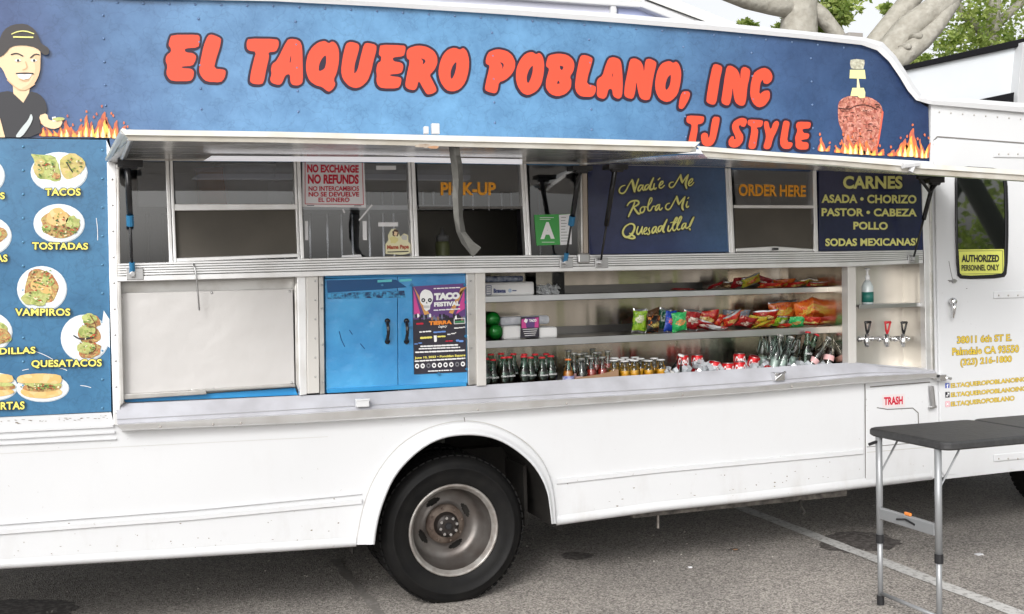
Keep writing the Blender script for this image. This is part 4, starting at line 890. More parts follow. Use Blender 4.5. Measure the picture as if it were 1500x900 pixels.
# end plate at the left
b = MB()
q = [W(176, 190, YO), W(190, 206, YO+.01), W(178, 240, -.03), W(158, 236, -.03), W(157, 228, -.03)]
V = [v for v in q]+[v+Vector((.012, 0, 0)) for v in q]; n = 5
mk('end_plate', V, [tuple(range(n)), tuple(range(2*n-1, n-1, -1))]+[(i, i+n, (i+1) % n+n, (i+1) % n) for i in range(n)], STEELH, aw)
b = MB(); b.tube([W(181, 193, YO+.02), W(158, 234, -.035)], .012, 6); b.tube([W(190, 204, YO+.02), W(176, 238, -.035)], .008, 6); b.build('end_flange', ALU2, aw)
# stiffeners on the underside
for x0, x1 in ((246, 262), (603, 612), (768, 778)):
    pass
LAMPM = mat('brightened_lamp_cover', (.82, .82, .86), .35); nodes_of(LAMPM)[1].inputs['Emission Color'].default_value = (.95, .95, 1, 1); nodes_of(LAMPM)[1].inputs['Emission Strength'].default_value = .45  # soft emission added so the bar looks bright in the awning's shade
# white lamp housing under the awning
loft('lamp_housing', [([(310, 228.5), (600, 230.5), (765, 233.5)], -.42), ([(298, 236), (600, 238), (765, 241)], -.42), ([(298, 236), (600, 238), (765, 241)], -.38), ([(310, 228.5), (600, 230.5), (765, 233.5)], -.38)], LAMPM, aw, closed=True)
# lower awning on the right
B_T = [(1020, 214), (1110, 221), (1220, 229), (1330, 237), (1345, 240), (1500, 250), (1600, 256)]
B_B = [(1034, 230), (1110, 235), (1220, 242), (1330, 252.5), (1345, 255), (1500, 265), (1600, 271)]
HR = [(860, 240), (940, 241.5), (1040, 243.5), (1140, 246), (1160, 247), (1290, 251), (1364, 256)]
YR = -.95
aw2 = panel_loft('awning', [(1036, 231), (1110, 235.5), (1220, 242.5), (1330, 253), (1345, 255.5), (1500, 265.5), (1600, 271.5)], YR+.005, HR, -.03, -.004, [UNDER], T)
edge(B_T, B_B, YR, parent=aw2, t1=.45)
# drip rail above the right awning, on the truck
loft('drip_rail', [([(850, 222), (1020, 219), (1100, 222), (1200, 227), (1365, 237)], 0), ([(850, 222), (1020, 219), (1100, 222), (1200, 227), (1365, 237)], -.02), ([(850, 228), (1020, 225), (1100, 229), (1200, 234), (1365, 244)], -.03), ([(850, 228), (1020, 225), (1100, 229), (1200, 234), (1365, 244)], 0)], WHITE2, T)
HS = [(165, 232.5), (500, 234), (850, 238), (1200, 245.5), (1360, 252.5)]
loft('hinge_strip', [(HS, -.002), (HS, -.03), (offs(HS, 3), -.03), (offs(HS, 3), -.002)], ALU, T)
# worn catch, eyelet and rust patch on the left awning edge
b = MB(); c = W(632, 193, YO); b.box(c.x+.0, c.x+.03, YO-.01, YO+.01, c.z-.01, c.z+.03); b.box(c.x-.03, c.x-.012, YO-.01, YO+.01, c.z-.01, c.z+.018); b.build('catch', WHITE2, aw, bevel=.003)
d = Decal(YO-.016); d.blob(622, 214, 11, 3, PRUST, 0, n=18, j=.4); d.blob(636, 216, 8, 2, mat('bare_wood', (.45, .25, .14), .7), .5, n=12, j=.3); d.build('rust_patch', aw)
b = MB(); c = W(1341, 246, YR-.005); b.tube([W(1322, 243, YR-.02), W(1346, 240, YR-.02)], .014, 6); b.tube([W(1340, 238, YR-.02), W(1334, 252, YR-.015)], .012, 6); b.build('catch', WHITE2, aw2)
# hanging strap
V = []; Fc = []
st = [(658, 214, 15, -1.04), (659, 228, 15.5, -1.03), (661, 240, 16, -1.02), (663.5, 262, 15, -1.0), (663, 290, 14.5, -1.0), (665, 318, 13, -1.0), (669, 340, 13, -1.0), (676, 356, 17, -1.0), (685, 367, 20, -.99)]
Lp = []; Rp = []; Mp = []
for i, (x, y, wd, dep) in enumerate(st):
    Lp.append(W(x, y, dep+.02*math.sin(i))); Rp.append(W(x+wd, y+(0 if i < 7 else (i-6)*-2.0), dep-.03*math.cos(i*.8))); Mp.append(W(x+wd*(.55 if i < 6 else .4), y+(0 if i < 8 else 10), dep-.03))
b = MB()
for a_, c_ in ((Lp, Mp), (Mp, Rp)):
    o = len(b.V); n = len(a_); 
    for t in (0, .004): b.V += [tuple(v+Vector((0, t, 0))) for v in a_]+[tuple(v+Vector((0, t, 0))) for v in c_]
    for i in range(n-1):
        b.F += [(o+i, o+i+1, o+n+i+1, o+n+i), (o+2*n+i, o+3*n+i, o+3*n+i+1, o+2*n+i+1)]; b.M += [0, 0]
b.build('pull_strap', STRAPM, T)
# gas struts
def strut(p_low, p_top, y_top, m_len=.5, blue=True):
    a = bpy.data.objects.new('gas_strut', None); lo = W(*p_low, -.05); hi = W(*p_top, y_top); a.location = lo; link(a, T); a.location = lo; a.matrix_parent_inverse = Matrix.Translation(-worldloc(T))
    a.location = lo
    k = lo+(hi-lo)*m_len
    MB().tube([k, hi], .0125, 10).build('sleeve', BLACKG, a, smooth=True); MB().tube([lo, k], .0055, 8).build('rod', BLACK, a, smooth=True)
    if blue:
        MB().tube([k-(hi-lo)*.05, k+(hi-lo)*.05], .0155, 10).build('collar', BLUEP, a); MB().tube([lo, lo+(hi-lo)*.1], .012, 8).build('collar', BLUEP, a)
    b = MB(); b.box(lo.x-.025, lo.x+.045, -.042, -.036, lo.z-.03, lo.z+.02); b.box(lo.x-.005, lo.x+.012, -.06, -.04, lo.z-.02, lo.z+.01)
    b.tube([lo+Vector((0, .01, -.005)), lo+Vector((0, -.02, -.005))], .012, 8); b.build('bracket', STEELH, a, bevel=.002)
    b = MB(); b.box(hi.x-.04, hi.x+.06, y_top-.02, y_top+.06, hi.z, hi.z+.022); b.tube([hi+Vector((-.02, 0, .0)), hi+Vector((.04, 0, .0))], .014, 8); b.build('bracket', BLACK, a)
    return a
strut((194, 400), (187, 243), -.22, .5)
strut((828, 384), (849, 250), -.24, .46)
strut((880, 384), (901, 248), -.24, .4, False)
strut((1338, 379), (1367, 268), -.2, .52, False)
b = MB(); b.tube([W(1348, 262, -.2), W(1362, 282, -.2), W(1378, 262, -.2)], .01, 6); b.tube([W(1344, 260, -.2), W(1382, 260, -.2)], .012, 6); b.build('bracket_brace', BLACK, T)
for px in (856,): c = W(px, 377, -.045); box('post_foot', c.x-.035, c.x+.03, -.05, -.03, c.z-.03, c.z+.02, STEELH, T, bevel=.008)
MB().tube([W(283, 386, -.04), W(286, 395, -.05), W(288, 408, -.05), W(290, 430, -.04), W(292, 455, -.035)], .0035, 6).build('loose_wire', STEELH, T, smooth=True)

# ---- left hatch (white sheet, recessed)
xl, xr = W(182, 500).x, W(438, 500).x
part('hatch_recess', [(176, 412), (438, 402), (440, 585), (180, 594)], .07, .09, ALU, at=0)
hatch = part('hatch_door', [(175, 429.5), (429, 423), (432, 563), (180, 579)], .012, .04, PANELW, bevel=.006)
for pts in ([(177, 578), (302, 572), (303, 578), (178, 586)], [(280, 571), (432, 563), (433, 567), (281, 575)]): part('bottom_trim', pts, -.004 if pts[0][0] < 200 else .002, .03, ALU, parent=hatch)
rivets('screws', [(178, 436), (310, 429), (424, 427), (180, 576), (236, 576), (313, 570), (427, 561)], hatch, y=.011, r=.006, m=STEELH)
part('hatch_side', [(432, 424), (437, 404), (440, 580), (434, 564)], .01, .05, ALU, at=0)
part('blue_strip', [(180, 586), (434, 569), (438, 580), (184, 591)], .03, .05, BLUED, at=0)
part('divider_post', [(435, 405), (448, 404), (450, 578), (439, 580)], -.012, .06, ALU2); part('divider_post', [(448.6, 404), (466, 404), (468, 576), (450.6, 577)], -.018, .06, mat('cream_post', (.62, .6, .57), .4, .2))
part('divider_post', [(466.5, 404), (474, 404), (476, 577), (468.6, 578)], -.006, .06, ALU)
part('divider_post', [(683, 399), (696, 399), (698.5, 563), (686, 565)], -.006, .06, ALU); part('divider_post', [(696.6, 399), (711, 399), (712.5, 565), (699, 566)], -.018, .08, mat('cream_post', (.62, .6, .57), .4, .2))
rivets('post_screws', [(462, y) for y in range(412, 570, 28)]+[(472, 418), (472, 452), (473, 505), (474, 560), (690, 412), (690, 460), (691, 510), (692, 556)], T, y=-.019, r=.0045, m=STEELH)
# ---- blue cabinet
part('cabinet_back', [(474, 403), (686, 400), (688, 566), (476, 578)], .05, .07, BLUED, at=0)
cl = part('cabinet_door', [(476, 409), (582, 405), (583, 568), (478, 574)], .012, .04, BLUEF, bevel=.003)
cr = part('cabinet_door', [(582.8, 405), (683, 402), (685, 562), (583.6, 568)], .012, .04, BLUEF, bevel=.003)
part('cabinet_edge', [(478, 570), (683, 560), (684, 566), (479, 576.5)], .004, .03, BLUED); part('cabinet_edge', [(476, 404), (683, 400), (683, 403), (476, 408)], .004, .03, BLUED)
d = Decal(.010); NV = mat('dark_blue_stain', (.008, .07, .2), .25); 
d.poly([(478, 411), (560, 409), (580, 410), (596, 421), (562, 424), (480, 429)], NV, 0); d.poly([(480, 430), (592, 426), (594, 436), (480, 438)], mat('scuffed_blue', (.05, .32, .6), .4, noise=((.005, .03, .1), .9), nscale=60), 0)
for pts in ([(497, 486), (500, 498), (505, 508)], [(528, 504), (534, 511)], [(512, 484), (516, 490)]): d.stroke(pts, 1.2, NV, 0)
d.build('scuff_marks', cl, kind='stuff')
def handle(px, par):
    b = MB(); b.tube([W(px, 473, .01), W(px, 473, -.02), W(px+1.2, 480, -.032), W(px+1.4, 488, -.033), W(px, 498, -.02), W(px, 498, .01)], [.011, .008, .008, .008, .008, .011], 8)
    for y in (470.5, 500.5): b.tube([W(px, y, .012), W(px, y, .004)], .013, 10)
    b.build('handle', BLACKG, par, smooth=True)
handle(567.5, cl); handle(595.5, cr)
# poster
po = thing('event_poster', 'dark taco festival poster with sugar skull taped to the blue cabinet', 'poster', tuple(W(645, 549, .008)))
prism('poster_sheet', [(604, 420), (681, 415.5), (683.5, 545), (606.5, 548.5)], .0065, .009, mat('poster_black', (.02, .018, .025), .35, noise=((.035, .03, .05), .5), nscale=12), po, bevel=0)
PO = (590, 410); PS = 6.0
d = Decal(.0052)
PK = mat('poster_magenta', (.6, .06, .28), .4); PY = mat('poster_gold', (.75, .42, .1), .4, noise=((.5, .2, .08), .5), nscale=30); PU = mat('poster_purple', (.12, .05, .2), .4)
d.poly(GL(PO, PS, [(88,60),(545,32),(552,330),(92,350)]), PU, 0)
for q, m_ in (([(95,90),(155,300),(100,305)], PK), ([(95,60),(235,300),(190,310)], PY), ([(540,95),(545,255),(470,300)], PK), ([(545,75),(490,120),(405,290),(440,300)], PY), ([(510,75),(560,60),(470,200)], PY)): d.poly(GL(PO, PS, q), m_, .6)
rr = random.Random(8)
for k in range(26): x = 100+k*17.5; d.blob(PO[0]+x/PS, PO[1]+(330+rr.uniform(-18, 22))/PS, 1.6, 3.2, rr.choice([INK, WPRINT, mat('poster_brown', (.3, .16, .1), .4), mat('poster_slate', (.15, .17, .25), .4), INK]), 1.6, seed=k)
d.blob(PO[0]+208/PS, PO[1]+160/PS, 10, 12.5, WPRINT, 2, j=.05); d.poly(GL(PO, PS, [(180,210),(245,205),(238,260),(205,278),(185,255)]), WPRINT, 2.5)
for ex in (180, 238): d.ellipse(PO[0]+ex/PS, PO[1]+180/PS, 2.9, 3, INK, 3.4); d.ellipse(PO[0]+ex/PS, PO[1]+180/PS, 1, 1, WPRINT, 4)
d.poly(GL(PO, PS, [(210,192),(203,208),(218,208)]), INK, 3.4)
for k in range(5): d.stroke(GL(PO, PS, [(190+k*10, 228), (191+k*10, 250)]), .5, INK, 3.4)
d.text('TACO', (PO[0]+275/PS, PO[1]+118/PS, PO[1]+182/PS), (PO[0]+500/PS, PO[1]+108/PS, PO[1]+170/PS), WPRINT, 3, bold=.07)
d.text('FESTIVAL', (PO[0]+275/PS, PO[1]+198/PS, PO[1]+238/PS), (PO[0]+502/PS, PO[1]+186/PS, PO[1]+228/PS), WPRINT, 3, bold=.05)
d.text('TIERRA', (PO[0]+230/PS, PO[1]+365/PS, PO[1]+400/PS), (PO[0]+432/PS, PO[1]+355/PS, PO[1]+390/PS), mat('poster_orange', (.8, .25, .03), .4), 3, bold=.05)
d.text('Legacy', (PO[0]+312/PS, PO[1]+402/PS, PO[1]+428/PS), (PO[0]+392/PS, PO[1]+396/PS, PO[1]+424/PS), WPRINT, 3, bold=0, shear=.4)
d.text('June 10, 2023 • Poncitlan Square', (PO[0]+105/PS, PO[1]+678/PS, PO[1]+702/PS), (PO[0]+550/PS, PO[1]+652/PS, PO[1]+678/PS), YEL, 3, bold=.02)
def dashes(x0, x1, y, m_, wd, seed, dy=-12):
    rr = random.Random(seed); x = x0
    while x < x1:
        l = rr.uniform(10, 34); t = (x-x0)/max(1, x1-x0); yy = y+dy*t; d.stroke(GL(PO, PS, [(x, yy), (min(x+l, x1), yy-.3)]), wd/PS, m_, 3, dense=0); x += l+rr.uniform(8, 14)
for a in [(275,505,78,WPRINT,9,1,-10),(275,500,268,WPRINT,10,2,-12),(160,490,586,WPRINT,13,3,-14),(145,500,608,WPRINT,11,4,-14),(115,540,638,WPRINT,13,5,-18),(110,545,716,WPRINT,12,6,-26),(225,430,804,WPRINT,9,7,-10),(150,245,460,WPRINT,12,8,-8),(160,250,512,YEL,18,9,-6),(275,375,462,mat('poster_blue', (.15,.3,.7), .4),14,10,-8),(310,370,500,YEL,14,11,-4),(395,465,480,WPRINT,9,12,-14),(380,445,540,REDI,10,13,-4),(475,530,535,mat('poster_blue', (.15,.3,.7), .4),18,14,12),(455,545,425,WPRINT,9,15,-8),(125,185,388,REDI,16,16,-4),(105,165,565,mat('poster_blue', (.15,.3,.7), .4),9,17,-14)]: dashes(*a)
d.ring(GL(PO, PS, [(452,345),(545,338),(547,382),(452,388)]), .9, WPRINT, 3); d.poly(GL(PO, PS, [(458,365),(540,358),(541,376),(458,381)]), mat('poster_green', (.05, .25, .1), .4), 2.4)
for k, x in enumerate((126, 175, 226, 275, 326, 376, 427, 478, 528)): d.ellipse(PO[0]+x/PS, PO[1]+(760-k*2.4)/PS, 3.1, 3.6, WPRINT if k not in (2, 7) else mat('poster_grey', (.18, .18, .2), .4), 3); d.ellipse(PO[0]+x/PS, PO[1]+(760-k*2.4)/PS, 1.5, 1.6, INK if k != 1 else mat('poster_grey', (.18, .18, .2), .4), 3.8)
d.poly(GL(PO, PS, [(272,490),(298,490),(300,540),(292,548),(276,546)]), WPRINT, 3)
d.build('poster_print', po)
d = Decal(-.0005)
for x, y in ((603, 417.5), (681.5, 418), (683, 443), (683, 493), (684, 541), (643, 548), (602, 480)): d.blob(x, y, 2.8, 2.4, BLUEP, 0, seed=int(x+y))
d.build('tape', po)
d = Decal(.010); CY_ = mat('teal_label', (.1, .5, .55), .4); d.poly([(553, 410.5), (574, 409.5), (574, 413), (553, 414)], CY_, .5); d.poly([(585, 409.5), (603, 408.5), (603, 412), (585, 413)], CY_, .5); d.blob(560, 418, 2, 1.6, BLUEP, .5); d.build('stickers', cl)

# ---- display case
X0, X1 = W(712, 480).x, W(1244, 480).x
ZC0 = W(712, 566).z-.055; ZC1 = W(700, 399).z+.01; DB = .6
NSTEEL = brushed('niche_steel', (.72, .69, .64), .38)
V = []; Fc = []; nS = 150; XA = X0-.3
for i in range(nS+1):
    x = XA+(X1-XA)*i/nS; u = i/nS; amp = .004+.016*max(0, u-.45)/.55
    for zz in (ZC0, ZC1+.05): V.append((x, DB-.004+amp*math.sin(6.283*(x*2.1+.25*math.sin(x*3.1)+(zz-ZC0)*.12)), zz))
for i in range(nS): Fc.append((2*i, 2*i+2, 2*i+3, 2*i+1))
case = mk('case_back_wall', V, Fc, STEEL, T, smooth=True)
box('case_back_sheet', XA, X1, DB+.02, DB+.03, ZC0, ZC1+.05, DARK, T, bevel=0)
box('case_side_wall', X1, X1+.02, .0, DB+.03, ZC0, ZC1, STEEL, T, bevel=0); box('case_side_wall', X0-.04, X0-.02, .09, DB, ZC0, ZC1, STEEL, T, bevel=0)
box('case_top', X0-.3, X1, .02, DB, ZC1+.03, ZC1+.05, STEELH, T, bevel=0)
box('case_floor', X0-.3, X1, .02, DB, ZC0-.02, ZC0, STEELH, T, bevel=0)
seamx = W(1155, 450, DB).x; box('wall_seam', seamx-.004, seamx+.004, DB-.016, DB, ZC0, ZC1, BLACK, T, bevel=0)
YS = .2
xs1 = W(1212, 450, YS).x
Z1t, Z1b = W(990, 427.5, YS).z, W(990, 434.5, YS).z; Z2t, Z2b = W(990, 488.5, YS).z, W(990, 497.5, YS).z
def shelf(zt_, zb_):
    s_ = box('case_shelf', X0-.02, xs1, YS, DB-.002, zt_-.008, zt_, mat('dark_shelf_top', (.22, .21, .2), .3, .9), T, bevel=.001)
    loft_V = []; r = [(YS, zt_+.004), (YS-.012, zt_+.002), (YS-.014, zb_), (YS-.002, zb_-.003), (YS+.01, zb_)]
    V = [(x, y, z) for (y, z) in r for x in (X0-.02, xs1)]
    hz_ = W(850, 418 if zt_ > Z2t+.05 else 477.5, DB-.02).z; box('shelf_upstand', X0-.28, xs1+.02, DB-.012, DB-.003, zt_-.006, hz_, mat('dark_shelf_top', (.22, .21, .2), .3, .9), s_, bevel=.001)
    mk('shelf_edge', V, [(2*i, 2*i+1, 2*i+3, 2*i+2) for i in range(4)], STEELH, s_, smooth=False)
    return s_
sh1 = shelf(Z1t, Z1b); sh2 = shelf(Z2t, Z2b)
for z in (Z1t, Z2t):
    b = MB(); b.box(xs1-.12, xs1-.02, DB-.3, DB-.28, z-.03, z-.01); b.build('shelf_bracket', STEELH, T, bevel=.002)
part('display_post', [(1242, 390), (1254, 390), (1255, 532), (1243, 533)], -.006, .05, mat('cream_post', (.62, .6, .57), .4, .2))
# niche on the right
NX0, NX1 = W(1256, 480).x, W(1358, 480).x; ND = .19
part('niche_back', [(1240, 384), (1362, 380), (1362, 548), (1240, 548)], ND, ND+.02, NSTEEL, at=ND)
box('niche_side', NX1-.008, NX1, 0, ND, ZC0, ZC1+.02, NSTEEL, T, bevel=0); box('niche_side', NX0-.02, NX0-.012, .05, ND, ZC0, ZC1, STEELH, T, bevel=0)
zn = W(1300, 541, .05).z; box('niche_floor', NX0-.02, NX1, .0, ND, zn-.05, zn, ALU2, T, bevel=0)
a = W(1258, 449, .03); e = W(1358, 444, .03); ns = box('niche_shelf', a.x, e.x, .03, ND-.002, a.z-.004, a.z+.006, STEELH, T, bevel=.001)
box('shelf_edge', a.x-.004, e.x-.03, .02, .03, a.z-.014, a.z+.008, STEELH, ns, bevel=.002)
# taps
zp = W(1290, 497, .12).z
MB().tube([W(1256, 497, .12), W(1328, 494, .12)], .009, 8).build('tap_pipe', CHROME, T, smooth=True)
RED2 = mat('red_tap_plastic', (.6, .02, .03), .35)
def tap(px, m_):
    c = W(px, 497, .12); a = bpy.data.objects.new('tap', None); a.location = c; link(a, T); a.location = c; a.matrix_parent_inverse = Matrix.Translation(-worldloc(T))
    b = MB(); b.tube([c+Vector((0, .06, 0)), c+Vector((0, -.01, 0))], .016, 10); b.tube([c+Vector((0, -.008, .03)), c+Vector((0, -.008, -.018)), c+Vector((0, -.012, -.045))], [.013, .018, .011], 10)
    for s_ in (-1, 1): b.tube([c+Vector((s_*.04, 0, 0)), c+Vector((s_*.05, 0, 0))], .014, 8)
    b.build('spout', CHROME, a, smooth=True)
    b = MB(); t = c+Vector((0, -.015, .03)); b.tube([t, t+Vector((-.008, -.002, .022)), t+Vector((-.018, -.006, .065)), t+Vector((.018, -.006, .065)), t+Vector((.008, -.002, .022)), t], .006, 6); b.tube([t+Vector((-.02, -.006, .066)), t+Vector((.02, -.006, .066))], .0075, 6); b.build('handle', m_, a, smooth=True)
tap(1268, BLACKG); tap(1297, RED2); tap(1321, BLACKG)
# ---- service ledge
ledge = loft('service_ledge', [(LIP_T, .05), (LIP_T, 0.0), (lerp_line(LIP_T, LIP_F, .12), -.008), (lerp_line(LIP_T, LIP_F, .8), -.05), (LIP_F, -.062), (lerp_line(LIP_F, LIP_B, .15), -.058)], LIPM, T)
loft('ledge_trim', [(lerp_line(LIP_F, LIP_B, .1), -.05), (lerp_line(LIP_F, LIP_B, .12), -.068), (lerp_line(LIP_F, LIP_B, .9), -.062), (LIP_B, -.05), (offs(LIP_B, 1), .0)], ALU2, ledge)
for px, py in ((530, 590),):
    c = W(px, py, -.06); b = MB(); b.box(c.x-.03, c.x+.03, -.085, -.05, c.z-.018, c.z+.018); b.box(c.x-.034, c.x+.034, -.088, -.08, c.z+.01, c.z+.02); b.build('ledge_latch', WHITE2, ledge, bevel=.003)
c = W(1139, 551, -.05); b = MB(); b.box(c.x-.03, c.x+.03, -.075, -.03, c.z-.024, c.z+.02); b.tube([c+Vector((-.035, -.03, -.015)), c+Vector((.0, -.035, .01)), c+Vector((.03, -.03, .022))], .008, 6); b.build('ledge_latch', CHROME, ledge, bevel=.004)
rivets('ledge_rivets', [(x, tl(LIP_B, x)-3) for x in (235, 312, 353, 700, 830, 1000, 1160, 1199)], ledge, y=-.067, r=.006, m=mat('dirty_rivet', (.4, .38, .35), .6))
b = MB(); c = W(1377, 553, -.03); b.box(c.x-.025, c.x+.02, -.06, -.0, c.z-.018, c.z+.018); b.tube([c+Vector((.02, -.03, 0)), c+Vector((.05, -.03, -.008))], .01, 8); b.build('hinge_pin', CHROME, T, bevel=.003)
d = Decal(-.064); 
for t_, w__, nm, cc in ((.78, 1.0, 'ledge_crease', (.36, .36, .38)),): d.y = -.055; d.stroke(lerp_line(LIP_T, LIP_F, t_), w__, mat(nm, cc, .6), 0, dense=0)
d.build('ledge_crease', ledge)
# ---- wheels and running gear
def annulus_x(prof, n=48): return lathe_d(prof, n, 'Y')
def wheel(cx, cz, yf, label=None, far=False, detail=True):
    a = bpy.data.objects.new('wheel', None); a.location = (cx, yf, cz); link(a, T); a.matrix_parent_inverse = Matrix.Translation(-worldloc(T)); a.location = (cx, yf, cz)
    s_ = -1 if far else 1
    def put(prof, name, m, n=56, sm=True, y_off=0):
        V, Fc = lathe_d(prof, n, 'Y'); V = [(cx+v[0], yf+s_*(v[1]+y_off)-s_*(.01 if cz+v[2] < .035 and name == 'tyre' else 0), max(cz+v[2], .001)) for v in V]
        if far: Fc = [f[::-1] for f in Fc]
        return mk(name, V, Fc, m, a, smooth=sm)
    R0 = cz+.012
    for k in range(2):
        put([(.212, .03), (.222, .006), (.235, -.004), (.27, -.014), (.3, -.018), (.303, -.022), (.31, -.022), (.313, -.018), (.33, -.012), (.345, .0), (R0-.012, .014), (R0-.003, .028), (R0, .05), (R0, .17), (R0-.003, .19), (.345, .215), (.3, .235), (.25, .225), (.215, .19)], 'tyre', TYRE, y_off=k*.27)
        b = MB()
        for i in range(60):
            t = 2*math.pi*i/60
            for (y0, y1, sk) in ((.016, .05, 0), (.06, .085, .02), (.095, .125, .03), (.135, .16, .01), (.17, .195, .04)):
                aa = t+sk; r0, r1 = R0-.006, R0+.001; w_ = .036
                V = []
                for (rr_, yy) in ((r0, y0), (r1, y0), (r1, y1), (r0, y1)):
                    for da in (-w_, w_): V.append((cx+rr_*math.cos(aa+da), yf+s_*(yy+k*.27), max(cz+rr_*math.sin(aa+da), .0012)))
                b.add(V, [(0, 1, 3, 2), (2, 3, 5, 4), (4, 5, 7, 6), (6, 7, 1, 0), (0, 2, 4, 6), (1, 7, 5, 3)])
        tb = b.build('tread_blocks', TYRE, a, kind='stuff')
    put([(.204, .03), (.222, .008), (.228, -.002), (.222, -.008), (.214, -.002), (.207, .01), (.2, .02)], 'rim_flange', RIMW)
    put([(.206, .012), (.202, .03), (.197, .05), (.193, .1), (.184, .145), (.168, .166), (.15, .171)], 'rim', RIM)
    # disc with oval openings
    V = []; Fc = []; nn = 120
    rings = [(a_, b_+.04) for a_, b_ in [(.151, .131), (.147, .1315), (.142, .132), (.137, .132), (.132, .1315), (.127, .131), (.122, .1305), (.117, .13), (.112, .1285), (.107, .126), (.098, .122), (.09, .11)]]
    for (r, y) in rings:
        for k in range(nn): t = 2*math.pi*k/nn; V.append((cx+r*math.cos(t), yf+s_*y, cz+r*math.sin(t)))
    for i in range(len(rings)-1):
        for k in range(nn):
            rm_ = (rings[i][0]+rings[i+1][0])/2; da_ = ((k+.5+6) % 30)-15
            if (da_/5.6)**2+((rm_-.127)/.0155)**2 < 1: continue
            k2 = (k+1) % nn; f = (i*nn+k2, i*nn+k, (i+1)*nn+k, (i+1)*nn+k2); Fc.append(f if not far else f[::-1])
    mk('wheel_disc', V, Fc, RIM, a, smooth=True)
    put([(.155, .2), (.02, .2)], 'brake_drum', DARK, 24)
    put([(.1, .16), (.096, .142), (.062, .14), (.06, .14)], 'hub_flange', RUST)
    put([(.064, .141), (.06, .125), (.058, .11), (.054, .102), (.03, .098), (.0005, .098)], 'hub', mat('hub_black', (.025, .02, .018), .5, .4), 32)
    for (nb, rad, rb, y0, y1, m_, nm) in ((8, .043, .0088, .105, .088, CHROME, 'hub_bolt'), (8, .082, .007, .142, .13, RUST, 'lug_nut')):
        for i in range(nb):
            t = 2*math.pi*(i+.3)/nb; c = Vector((cx+rad*math.cos(t), 0, cz+rad*math.sin(t)))
            MB().tube([(c.x, yf+s_*y0, c.z), (c.x, yf+s_*y1, c.z)], [rb, rb*.9], 6).build(nm, m_, a)
    MB().tube([(cx, yf+s_*.1, cz), (cx, yf+s_*.088, cz)], [.018, .015], 12).build('hub_cap', BLACK, a)
    return a
cw = W(665.8, 777.8, .06)
wheel(cw.x, cw.z, .07)
wheel(cw.x, cw.z, 2.25, far=True)
wheel(cw.x+4.25, cw.z, .1); wheel(cw.x+4.25, cw.z, 2.2, far=True)
MB().tube([(cw.x, .4, cw.z), (cw.x, 1.9, cw.z)], .06, 12).build('rear_axle', DARK, T, smooth=True)
V, Fc = lathe_d([(.05, -.14), (.14, -.08), (.17, 0), (.14, .08), (.05, .14)], 16, 'Y'); mk('differential', [(v[0]+cw.x, v[1]+1.15, v[2]+cw.z) for v in V], Fc, DARK, T, smooth=True)
for y in (.62, 1.68): box('chassis_rail', XR+.1, XF-.1, y-.03, y+.03, .5, .66, DARK, T)
b = MB()
for y in (.5, 1.8): b.tube([(cw.x-.6, y, .5), (cw.x-.3, y, .4), (cw.x, y, .37), (cw.x+.3, y, .4), (cw.x+.6, y, .5)], .03, 6)
b.build('leaf_spring', DARK, T)
# wheel arch liner
V = []; Fc = []; n = 20
for k in range(n+1):
    t = math.pi*k/n; 
    for y in (.02, .78): V.append((cw.x+.02+.53*math.cos(t), y, cw.z-.05+.56*math.sin(t)))
for k in range(n): Fc.append((2*k, 2*k+1, 2*k+3, 2*k+2))
mk('wheel_arch_liner', V, Fc, DARK, T)
box('wheel_arch_back', cw.x-.6, cw.x+.6, .8, .82, .5, 1.0, DARK, T, bevel=0); box('arch_light_block', cw.x-.62, cw.x+.62, .04, .8, .88, .895, DARK, T, bevel=0)  # flat box above the liner is added to shut light out of the arch
MB().tube([(cw.x+.12, .77, W(712, 651, .5).z), (cw.x+.12, .72, W(712, 651, .5).z)], .03, 12).build('liner_plug', mat('grey_plug', (.2, .2, .18), .6), T)
# mud flap behind the wheel
box('mud_flap', cw.x+.45, cw.x+.47, .3, .6, .28, .6, DARK, T)
# underside bits
RUSTY = mat('rusty_grey_metal', (.06, .055, .05), .8, noise=((.2, .18, .16), .8), nscale=30)
a, e = W(925, 755, .15), W(1238, 729, .15)
box('side_step_rail', a.x, e.x, .13, .17, a.z-.012, a.z+.03, RUSTY, T)
b = MB(); c = W(1172, 738, .12); b.tube([c+Vector((0, 0, .02)), c+Vector((.005, 0, -.01)), c+Vector((.03, 0, -.05)), c+Vector((.01, 0, -.06))], .008, 6); b.build('step_latch', DARK, T)
MB().tube([W(964, 755, .1), W(964, 774, .1)], .007, 6).build('drain_pipe', RUSTY, T)
b = MB()
for dx in (0, 7, -6): b.tube([W(1376+dx*.5, 690, .02), W(1374+dx*.3, 712, .03), W(1372+dx, 726, .03)], .006, 6)
b.build('hanging_cable', BLACK, T)
box('fuel_tank', 3.0, 3.9, .9, 1.5, .33, .6, DARK, T); box('battery_box', -1.0, -.3, .3, .8, .38, .6, DARK, T)

